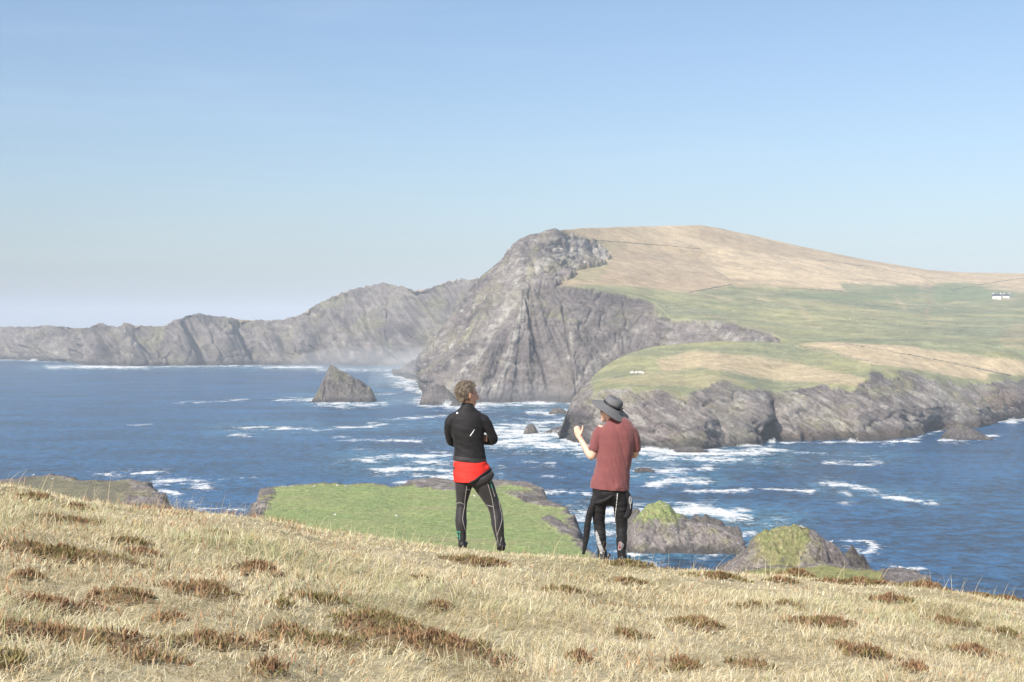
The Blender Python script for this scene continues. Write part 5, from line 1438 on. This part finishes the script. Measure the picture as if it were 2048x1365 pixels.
fl = fuse('waist_fold', [tube([R2_(1184, 1004, -.045, .020, .024), R2_(1198, 1002, -.105, .022, .026), R2_(1213, 995, -.125, .020, .024), R2_(1224, 988, -.125, .016, .02)], k=12, ref=(0, 0, 1))], .007, 4)
put('waist_fold', fl, NEO, pants)
t2 = bvh(pants_me); t2s = bvh(sl2)
zp = [(418, 790), (416, 830), (412, 900), (407, 960), (408, 1010), (412, 1060), (418, 1130)]
dash = catmull([(a, b, 0) for a, b in zp], 10)
for i in range(0, len(dash) - 3, 4):
    seam('zip', t2, [z2(*dash[i, :2]), z2(*dash[i + 1, :2]), z2(*dash[i + 3, :2])], .0042 if i < 24 else .003, WHITE if i < 40 else GREYL, pants)
decal('leg_panel', t2, [z2(*p) for p in [(268, 1062), (253, 1112), (276, 1180), (300, 1256), (338, 1256), (318, 1200), (300, 1150), (285, 1100)]], PANEL, pants)
decal('leg_panel', t2, [z2(*p) for p in [(488, 1075), (500, 1060), (500, 1180), (494, 1254), (478, 1254), (486, 1180)]], PANEL, pants)
lg = decal('calf_badge', t2, [z2(*p) for p in [(432, 1150), (450, 1148), (470, 1168), (466, 1190), (446, 1216), (426, 1218), (428, 1190)]], PANEL, pants, .004, .003)
decal('badge_mark', t2, [z2(*p) for p in [(436, 1156), (448, 1154), (444, 1180), (450, 1196), (440, 1208), (431, 1210), (434, 1186)]], plain('badge_red', (.35, .05, .05), .6), lg, .004, .006)
decal('badge_mark', t2, [z2(*p) for p in [(450, 1160), (462, 1170), (458, 1188), (448, 1202), (448, 1190), (454, 1176)]], BAND, lg, .004, .006)
o_ = [(516 + 9 * math.cos(a), 845 + 26 * math.sin(a)) for a in np.linspace(0, 2 * math.pi, 9)]
seam('sleeve_logo', t2s, [z2(*p) for p in o_], .0045, PANEL, pants, label='pale grey loop logo on the hanging sleeve')
seam('sleeve_logo', t2s, [z2(513, 815), z2(517, 905)], .004, PANEL, pants)
for f, r in zip(feet2, (lleg2, rleg2)):
    x, y, z = r[-1][:3]
    bt = put('boot', fuse('boot', [f, tube([(x, 0, z - .05, .050, .055), (x, 0, z + .02, .050, .052), (x, 0, z + .035, .050, .052)], k=14)], .0085, 4, disp=lambda co, no: co + no * (fbm(co, .05, 2, off=580) * .004)[:, None]), BOOT, man2)
    V, F = tube([(x + .055, -.05, z - .02, .012), (x + .075, -.03, z - .005, .010), (x + .07, -.01, z + .015, .008)], k=8); me = bpy.data.meshes.new('strap'); me.from_pydata(V.tolist(), [], F); put('strap', me, BOOT, bt)
hb2 = fuse('hair', [rot(ball((0, -0.020, 0.030), (0.080, 0.094, 0.095), 20), HM2, hc2), rot(ball((0, -.058, -.045), (.056, .040, .050), 18), HM2, hc2), rot(ball((.072, .0, -.02), (.012, .03, .04), 12), HM2, hc2), rot(ball((-.072, .012, -.005), (.010, .03, .04), 12), HM2, hc2)], .006, 2, disp=lambda co, no: co + no * (fbm(co, .02, 2, off=590) * .004)[:, None])
bm = bmesh.new(); bm.from_mesh(hb2); Mi = np.linalg.inv(HM2)
kill = [v for v in bm.verts if (lambda q: q[1] > .05 or q[2] < -.10)(Mi @ (np.array(v.co) - hc2))]
bmesh.ops.delete(bm, geom=kill, context='VERTS'); bm.to_mesh(hb2); bm.free()
put('hair', hb2, HAIRD, man2)
# hat: crown and drooping brim turned on a lathe, then tipped to the right
def lathe(prof, k=48, wob=None):
    th = np.linspace(0, 2 * math.pi, k, endpoint=False)
    V = []
    for r, z in prof:
        zz = z + (wob(th, r) if wob else 0)
        V.append(np.stack([r * np.cos(th), r * 1.08 * np.sin(th), zz + 0 * th], -1))
    V = np.concatenate(V); F = []
    for i in range(len(prof) - 1):
        for j in range(k):
            F.append((i * k + j, i * k + (j + 1) % k, (i + 1) * k + (j + 1) % k, (i + 1) * k + j))
    return V, F
HT = ry_(math.radians(27)) @ rx_(math.radians(9))
ht = V2(1225, 812, .045)
wob = lambda th, r: (r / .2) ** 2 * (.016 * np.sin(2 * th + 1.0) + .010 * np.sin(3 * th + .4))
brim_p = [(.098, .004), (.112, -.002), (.145, -.018), (.176, -.038), (.202, -.052), (.210, -.057), (.208, -.063), (.200, -.058), (.178, -.042), (.143, -.024), (.110, -.008), (.094, -.004)]
crown_p = [(.099, -.006), (.099, .02), (.097, .045), (.093, .068), (.082, .084), (.055, .091), (.030, .087), (.004, .085)]
V, F = rot(lathe(brim_p, wob=wob), HT, ht); me = bpy.data.meshes.new('hat'); me.from_pydata(V.tolist(), [], F)
hat = put('hat', me, FELT, man2, label='grey cloth hat with wide floppy brim')
V, F = rot(lathe(crown_p), HT, ht); me = bpy.data.meshes.new('crown'); me.from_pydata(V.tolist(), [], F); put('crown', me, FELT, hat)
V, F = rot(lathe([(.0985, .000), (.1035, .003), (.1035, .024), (.098, .027)]), HT, ht); me = bpy.data.meshes.new('hat_band'); me.from_pydata(V.tolist(), [], F); put('hat_band', me, BAND, hat)
for pts in ([(.085, -.085, .030, .007), (.092, -.090, .045, .006), (.104, -.084, .040, .005), (.100, -.085, .012, .005)], [(.095, -.085, .012, .006), (.104, -.096, -.010, .004), (.118, -.100, -.026, .003)], [(.090, -.088, .006, .005), (.092, -.104, -.014, .003), (.086, -.112, -.024, .003)]):
    V, F = rot(tube(pts, k=8), HT, ht); me = bpy.data.meshes.new('hat_cord'); me.from_pydata(V.tolist(), [], F); put('hat_cord', me, BAND, hat)
# ============================================================ small things: cottages, field walls, sheep, gulls, white boulders, spray
def surf_at(surf, px, py):
    P, X, Y = surf
    w = (X - px) ** 2 + (Y - py) ** 2
    idx = np.nonzero(w < 60)[0]
    if len(idx) == 0:
        idx = np.array([int(np.argmin(w))])
    k = idx[np.argmin(w[idx] + (P[idx, 1] - P[idx, 1].min()) * 0.02)]
    return P[k].copy()

def poly_mesh(name, V, F):
    me = bpy.data.meshes.new(name); me.from_pydata([tuple(map(float, v)) for v in V], [], F); return me

def boxv(x0, x1, y0, y1, z0, z1):
    V = [(x0, y0, z0), (x1, y0, z0), (x1, y1, z0), (x0, y1, z0), (x0, y0, z1), (x1, y0, z1), (x1, y1, z1), (x0, y1, z1)]
    F = [(0, 3, 2, 1), (4, 5, 6, 7), (0, 1, 5, 4), (1, 2, 6, 5), (2, 3, 7, 6), (3, 0, 4, 7)]
    return V, F

LIME = plain('white_render', (0.80, 0.80, 0.77), 0.85, noise=0.06, nscale=1.5)
SLATE = plain('dark_slate', (0.06, 0.062, 0.07), 0.7, noise=0.25, nscale=2)
GLASS = plain('dark_window_glass', (0.03, 0.035, 0.045), 0.15)
DOOR = plain('painted_door', (0.10, 0.12, 0.16), 0.5)
def cottage(px, py, w, d, h, rh, yaw, label, wins):
    p = surf_at(B_SURF, px, py)
    root = bpy.data.objects.new('cottage', None); COL.objects.link(root)
    root.location = (p[0], p[1] + d / 2 + 1, p[2] - 0.2); root.rotation_euler = (0, 0, yaw)
    root['label'] = label; root['category'] = 'house'; root['group'] = 'white cottages on the hillside'
    x, y = w / 2, d / 2
    V = [(-x, -y, -1.5), (x, -y, -1.5), (x, y, -1.5), (-x, y, -1.5), (-x, -y, h), (x, -y, h), (x, y, h), (-x, y, h), (-x, 0, h + rh), (x, 0, h + rh)]
    F = [(0, 1, 5, 4), (2, 3, 7, 6), (1, 2, 6, 9, 5), (3, 0, 4, 8, 7), (0, 3, 2, 1)]
    put('wall', poly_mesh('wall', V, F), LIME, root, smooth=False)
    o = 0.25; t = 0.22
    V = [(-x - .1, -y - o, h - o * rh / y), (x + .1, -y - o, h - o * rh / y), (x + .1, 0, h + rh + .05), (-x - .1, 0, h + rh + .05), (-x - .1, y + o, h - o * rh / y), (x + .1, y + o, h - o * rh / y)]
    V += [(a, b, c + t) for a, b, c in V]
    F = [(0, 3, 2, 1), (3, 4, 5, 2), (6, 7, 8, 9), (9, 8, 11, 10), (0, 1, 7, 6), (4, 10, 11, 5), (0, 6, 9, 3), (3, 9, 10, 4), (1, 2, 8, 7), (2, 5, 11, 8)]
    rf = put('roof', poly_mesh('roof', V, F), SLATE, root, smooth=False)
    for cx in (-x + .6, x - .6):
        put('chimney', poly_mesh('chimney', *boxv(cx - .45, cx + .45, -.4, .4, h + rh - .3, h + rh + 1.1)), LIME, rf, smooth=False)
    for wx, wz, ww, wh in wins:
        wo_ = put('window', poly_mesh('window', *boxv(wx - ww / 2, wx + ww / 2, -y - .04, -y + .05, wz, wz + wh)), GLASS, root, smooth=False)
        put('sill', poly_mesh('sill', *boxv(wx - ww / 2 - .1, wx + ww / 2 + .1, -y - .16, -y - .01, wz - .14, wz - .01)), LIME, wo_, smooth=False)
    put('door', poly_mesh('door', *boxv(-.5, .5, -y - .05, -y + .05, 0.0, 2.1)), DOOR, root, smooth=False)
cottage(1996, 599, 9.5, 6.0, 3.9, 2.6, math.radians(-24), 'larger white gabled cottage high on the right hillside', [(-3.2, 1.0, 1.0, 1.3), (3.0, 1.0, 1.0, 1.3), (1.7, 1.0, .9, 1.3), (-1.8, 1.0, .9, 1.3)])
cottage(2015, 596, 7.5, 5.0, 2.9, 2.2, math.radians(-38), 'smaller white cottage just right of the larger one', [(-2.2, .9, .9, 1.1), (2.2, .9, .9, 1.1)])

# dry-stone field walls draped over the slopes
STONE = plain('dry_stone', (0.23, 0.20, 0.15), 0.95, noise=0.4, nscale=0.6)
def field_wall(surf, pts, label, h=0.55, w=0.9):
    q = catmull([(a, b, 0) for a, b in pts], 14)
    L = [surf_at(surf, a, b) for a, b, _ in q]
    L = [p for i, p in enumerate(L) if i == 0 or np.linalg.norm(p - L[i - 1]) > 2.0]
    L = np.array(L)
    for _ in range(2):
        L[1:-1, 2] = (L[:-2, 2] + 2 * L[1:-1, 2] + L[2:, 2]) / 4
    T = np.gradient(L[:, :2], axis=0); T /= np.linalg.norm(T, axis=1, keepdims=True) + 1e-9
    S = np.stack([T[:, 1], -T[:, 0]], -1)
    rng = np.random.default_rng(int(pts[0][0]))
    V, F = [], []
    for i, p in enumerate(L):
        hh = h * rng.uniform(.55, 1.15)
        for sx, zz in ((-w / 2, -1.2), (-w / 2 * .7, hh), (w / 2 * .7, hh * rng.uniform(.85, 1.1)), (w / 2, -1.2)):
            V.append((p[0] + S[i, 0] * sx, p[1] + S[i, 1] * sx, p[2] + zz))
        if i:
            for j in range(3):
                F.append((4 * (i - 1) + j, 4 * (i - 1) + j + 1, 4 * i + j + 1, 4 * i + j))
    put('field_wall', poly_mesh('field_wall', V, F), STONE, label=label, cat='wall', group='field walls on the headland', smooth=False)
field_wall(B_SURF, [(1120, 470), (1180, 480), (1280, 488), (1400, 498)], 'highest field wall, crossing the tan hill right of the crag')
field_wall(B_SURF, [(1392, 517), (1405, 528), (1435, 545), (1462, 560), (1490, 567)], 'field wall along the left edge of the bright tan field')
field_wall(B_SURF, [(1380, 585), (1420, 578), (1465, 569)], 'short dark field wall at the top of the green pasture')
field_wall(B_SURF, [(1490, 567), (1560, 576), (1630, 580), (1690, 583)], 'field wall under the bright tan field')
field_wall(B_SURF, [(1325, 612), (1400, 626), (1480, 646), (1545, 668), (1575, 682)], 'field wall along the cliff edge of the green pasture')
field_wall(B_SURF, [(1640, 520), (1740, 535), (1840, 552), (1900, 558)], 'long field wall slanting across the upper tan moor')
field_wall(B_SURF, [(1840, 553), (1860, 562), (1870, 568)], 'short field wall above the brown gully')
field_wall(B_SURF, [(1900, 582), (1960, 570), (2048, 556)], 'field wall rising to the skyline above the cottages')
field_wall(C_SURF, [(1580, 690), (1640, 702), (1700, 716), (1760, 728)], 'field wall between green turf and the lower tan field', 0.7)
field_wall(C_SURF, [(1690, 688), (1780, 704), (1880, 722), (1960, 740), (2020, 752)], 'dark field wall running the length of the lower tan field', 0.7, 1.1)

# white boulders on the promontory turf
BOUL = plain('white_quartz', (0.62, 0.60, 0.56), 0.8, noise=0.25, nscale=0.8)
rngb = np.random.default_rng(12)
pc = surf_at(C_SURF, 1276, 746)
oc = bpy.data.objects.new('rock_outcrop', None); COL.objects.link(oc)
oc.location = pc; oc['label'] = 'white rock outcrop on the turf of the near promontory'; oc['category'] = 'rock'
for i in range(18):
    a = rngb.normal(0, 1, 2) * (2.0, 2.2)
    gp = surf_at(C_SURF, *[float(q) for q in proj(pc + np.array([a[0], a[1], 0]))])
    v, f = ball((a[0], a[1], max(gp[2] - pc[2], -.3) + .15), rngb.uniform(.35, 1.0, 3) * (1, 1, .8), 8)
    v = v + rngb.normal(0, .10, v.shape)
    put('boulder', poly_mesh('boulder', v, f), BOUL, oc, smooth=False)

# sheep
WOOL = plain('sheep_wool', (0.55, 0.51, 0.42), 0.95)
def sheep_mesh():
    parts = [ball((0, 0, .62), (.55, .27, .30), 10), ball((.62, 0, .80), (.18, .11, .12), 8)]
    for lx in (-.32, .32):
        for ly in (-.14, .14):
            parts.append(tube([(lx, ly, .45, .06), (lx, ly, 0.0, .05)], n=2, k=6))
    return fuse('sheep', parts, .07, 1)
sm = sheep_mesh()
sm.materials.append(WOOL)
for i, (a, b) in enumerate([(1466, 623), (1706, 624), (1720, 650), (1733, 650), (1742, 640), (1700, 640), (1760, 636), (1795, 652), (1812, 666), (1890, 618), (1745, 661)]):
    p = surf_at(B_SURF, a, b)
    ob = bpy.data.objects.new('sheep', sm); COL.objects.link(ob)
    ob.location = p + np.array([0, 0, -.05]); ob.rotation_euler = (0, 0, i * 1.7); ob.scale = (0.95,) * 3
    ob['label'] = 'tiny pale sheep grazing on the far green pasture'; ob['category'] = 'sheep'; ob['group'] = 'sheep on the far pasture'

# gulls standing on the rocks and turf
GULLW = plain('gull_white', (0.82, 0.82, 0.80), 0.7); GULLG = plain('gull_grey', (0.30, 0.31, 0.33), 0.7); BEAK = plain('gull_bill', (0.65, 0.42, 0.05), 0.5)
gb = fuse('gull', [tube([(-.20, 0, .20, .035, .03), (-.05, 0, .20, .075, .08), (.10, 0, .23, .07, .075), (.16, 0, .30, .045, .045)], k=12, ref=(0, 1, 0)), ball((.18, 0, .345), (.05, .042, .042), 10)], .014, 2)
gb.materials.append(GULLW)
gw = fuse('wing', [tube([(.09, .065, .24, .05, .014), (-.08, .075, .235, .055, .014), (-.27, .045, .205, .02, .010)], k=8, ref=(0, 0, 1)), tube([(.09, -.065, .24, .05, .014), (-.08, -.075, .235, .055, .014), (-.27, -.045, .205, .02, .010)], k=8, ref=(0, 0, 1))], .010, 1)
gw.materials.append(GULLG)
V, F = tube([(.21, 0, .342, .012), (.275, 0, .333, .007)], n=2, k=6); gk = poly_mesh('bill', V, F); gk.materials.append(BEAK)
Vl, Fl = [], []
for ly in (-.03, .03):
    v, f = tube([(0, ly, .14, .008), (.0, ly, 0, .008), (.05, ly, 0, .012)], n=2, k=5); Fl += [tuple(k + len(np.concatenate(Vl)) if Vl else k for k in q) for q in f]; Vl.append(v)
gl = poly_mesh('legs', np.concatenate(Vl), Fl); gl.materials.append(BEAK)
DG = bpy.context.evaluated_depsgraph_get()
_dirs = lambda px, py: Vector([float(v) for v in ray(px, py)]).normalized()
GULLS = [(1319, 1008, 'first of two gulls on top of the grass-capped islet'), (1331, 1013, 'second gull, right of the first, on the grass-capped islet'), (1600, 1056, 'left gull on top of the rounded knoll'), (1607, 1058, 'right gull on top of the rounded knoll'), (1662, 1086, 'gull on the bare right shoulder of the knoll'),
         (1802, 1138, 'gull on the left of the low ledge rocks at right'), (1826, 1142, 'gull on the right end of the low ledge rocks'), (627, 975, 'gull near the far left brow of the grassy headland'), (675, 973, 'gull at the middle brow of the grassy headland'), (690, 975, 'gull just right of the middle one on the grassy headland'),
         (794, 1034, 'gull resting in the middle of the grassy headland turf'), (669, 1032, 'gull on the left turf of the grassy headland'), (950, 994, 'gull on the turf behind the curly haired man'), (66, 949, 'gull on the left top of the rocky ledge'), (104, 960, 'gull on the middle of the rocky ledge')]
bpy.context.view_layer.update()
for i, (a, b, lab) in enumerate(GULLS):
    ok, loc, nrm, idx, hob, mtx = SC.ray_cast(bpy.context.evaluated_depsgraph_get(), Vector((0, 0, EYE)), _dirs(a, b + 1.0))
    k = 0
    while ok and hob.name.startswith('sea') and k < 12:
        b += 1.0; k += 1
        ok, loc, nrm, idx, hob, mtx = SC.ray_cast(bpy.context.evaluated_depsgraph_get(), Vector((0, 0, EYE)), _dirs(a, b + 1.0))
    if not ok or loc.y < 40: continue
    ob = bpy.data.objects.new('gull', gb); COL.objects.link(ob)
    ob.location = loc - Vector((0, 0, .01)); ob.rotation_euler = (0, 0, [0.2, 2.8, 0.4, 3.3, -0.4, 2.9, 0.1][i % 7]); ob.scale = (1.15,) * 3
    ob['label'] = lab; ob['category'] = 'gull'; ob['group'] = 'gulls resting on the rocks'
    for nm, me in (('wing', gw), ('bill', gk), ('legs', gl)):
        c_ = bpy.data.objects.new(nm, me); COL.objects.link(c_); c_.parent = ob

# bursts of white water thrown up at the foot of the cliffs: clouds of tiny drops
def spray(px, py, w, h, n, seed, depth=None):
    rng = np.random.default_rng(seed)
    base = on_level(px, py, 0.0)
    m = base[1] / FPX
    lob = rng.normal(0, .45, (5, 1)); hts = rng.uniform(.45, 1, 5)
    k = rng.integers(0, 5, n)
    t = rng.uniform(0, 1, n) ** 1.5
    x = (lob[k, 0] + rng.normal(0, .26, n) * (1 - .5 * t)) * w * m * .5
    z = t * hts[k] * h * m
    y = rng.normal(0, 1, n) * w * m * .12
    c = np.stack([base[0] + x, base[1] + y, z], -1)
    r = rng.uniform(.10, .34, n) * (1.25 - .8 * t) * max(m / .35, .5)
    tet = np.array([(1, 1, 1), (-1, -1, 1), (-1, 1, -1), (1, -1, -1)]) * .7
    V = (c[:, None, :] + tet[None] * r[:, None, None] * rng.uniform(.6, 1.3, (n, 4, 1))).reshape(-1, 3)
    b0 = np.arange(n)[:, None] * 4
    F = np.concatenate([b0 + np.array(q) for q in ((0, 1, 2), (0, 3, 1), (0, 2, 3), (1, 3, 2))])
    return V, F
SP = [(877, 808, 40, 24, 1500), (893, 811, 40, 12, 900), (960, 809, 90, 6, 700), (1075, 808, 90, 7, 800), (1130, 826, 40, 10, 600), (1130, 868, 60, 12, 900), (1290, 900, 60, 9, 900), (1335, 906, 70, 12, 1100), (1500, 893, 60, 6, 500), (1544, 886, 14, 12, 400), (1700, 884, 30, 10, 400), (1805, 884, 40, 6, 500), (2022, 846, 30, 14, 500), (1390, 1024, 90, 10, 1200),
      (1455, 1034, 70, 9, 900), (1215, 1042, 60, 12, 900), (1395, 1096, 50, 9, 900), (1240, 1030, 50, 12, 700), (1690, 1126, 50, 10, 700), (680, 808, 90, 5, 500), (625, 803, 40, 6, 400), (180, 735, 90, 4, 500), (240, 736, 90, 3, 400), (590, 736, 90, 3, 400), (820, 765, 40, 8, 500), (70, 722, 20, 6, 200), (1890, 882, 40, 6, 400), (1080, 872, 120, 6, 1000)]
V, F, o = [], [], 0
for i, q in enumerate(SP):
    v, f = spray(*q, 600 + i); V.append(v); F.append(f + o); o += len(v)
put('sea_spray', mesh_np('sea_spray', np.concatenate(V), None, np.concatenate(F)), plain('white_spray', (0.84, 0.85, 0.85), 0.9), label='white spray thrown up where waves hit the rocks', kind='stuff')
# ------------------------------------------------------------------ haze over the bay
def box_mesh(name, lo, hi):
    x0, y0, z0 = lo; x1, y1, z1 = hi
    V = [(x0, y0, z0), (x1, y0, z0), (x1, y1, z0), (x0, y1, z0), (x0, y0, z1), (x1, y0, z1), (x1, y1, z1), (x0, y1, z1)]
    F = [(0, 3, 2, 1), (4, 5, 6, 7), (0, 1, 5, 4), (1, 2, 6, 5), (2, 3, 7, 6), (3, 0, 4, 7)]
    me = bpy.data.meshes.new(name); me.from_pydata(V, [], F); return me
def vol_mat(name, color, dens):
    m = bpy.data.materials.new(name); m.use_nodes = True
    n = m.node_tree.nodes; n.clear()
    o = n.new('ShaderNodeOutputMaterial'); v = n.new('ShaderNodeVolumePrincipled')
    v.inputs['Color'].default_value = (*color, 1); v.inputs['Density'].default_value = dens
    v.inputs['Anisotropy'].default_value = -0.2
    m.node_tree.links.new(v.outputs['Volume'], o.inputs['Volume'])
    return m
put('haze', box_mesh('haze', (-12000, -1500, -8), (12000, 18000, 262)), vol_mat('sea_haze', (0.80, 0.89, 1.0), 1.5e-4), kind='stuff', smooth=False)

# drifting spray between the far cliffs and the big headland
def mist(name, px, py, d, rx, ry, rz, dens, label):
    c = at(px, py, d); V, F = ball((0, 0, 0), (rx, ry, rz), 24)
    V = V[:]; V[:, 2] = np.where(V[:, 2] < 0, V[:, 2] * 0.1, V[:, 2])
    me = bpy.data.meshes.new(name); me.from_pydata((V + np.array([c[0], d, 0.6])).tolist(), [], F)
    put(name, me, vol_mat(name + '_' + str(px), (0.90, 0.94, 1.0), dens), kind='stuff', label=label)
mist('spray_mist', 770, 740, 1960, 150, 150, 34, 1.1e-3, 'drifting sea mist at the foot of the far cliffs')
mist('spray_mist', 850, 770, 1500, 60, 120, 38, 1.3e-3, 'drifting sea mist left of the big cliff foot')
mist('spray_mist', 1000, 806, 1110, 90, 40, 16, 1.5e-3, 'thin sea mist along the base of the big cliff')
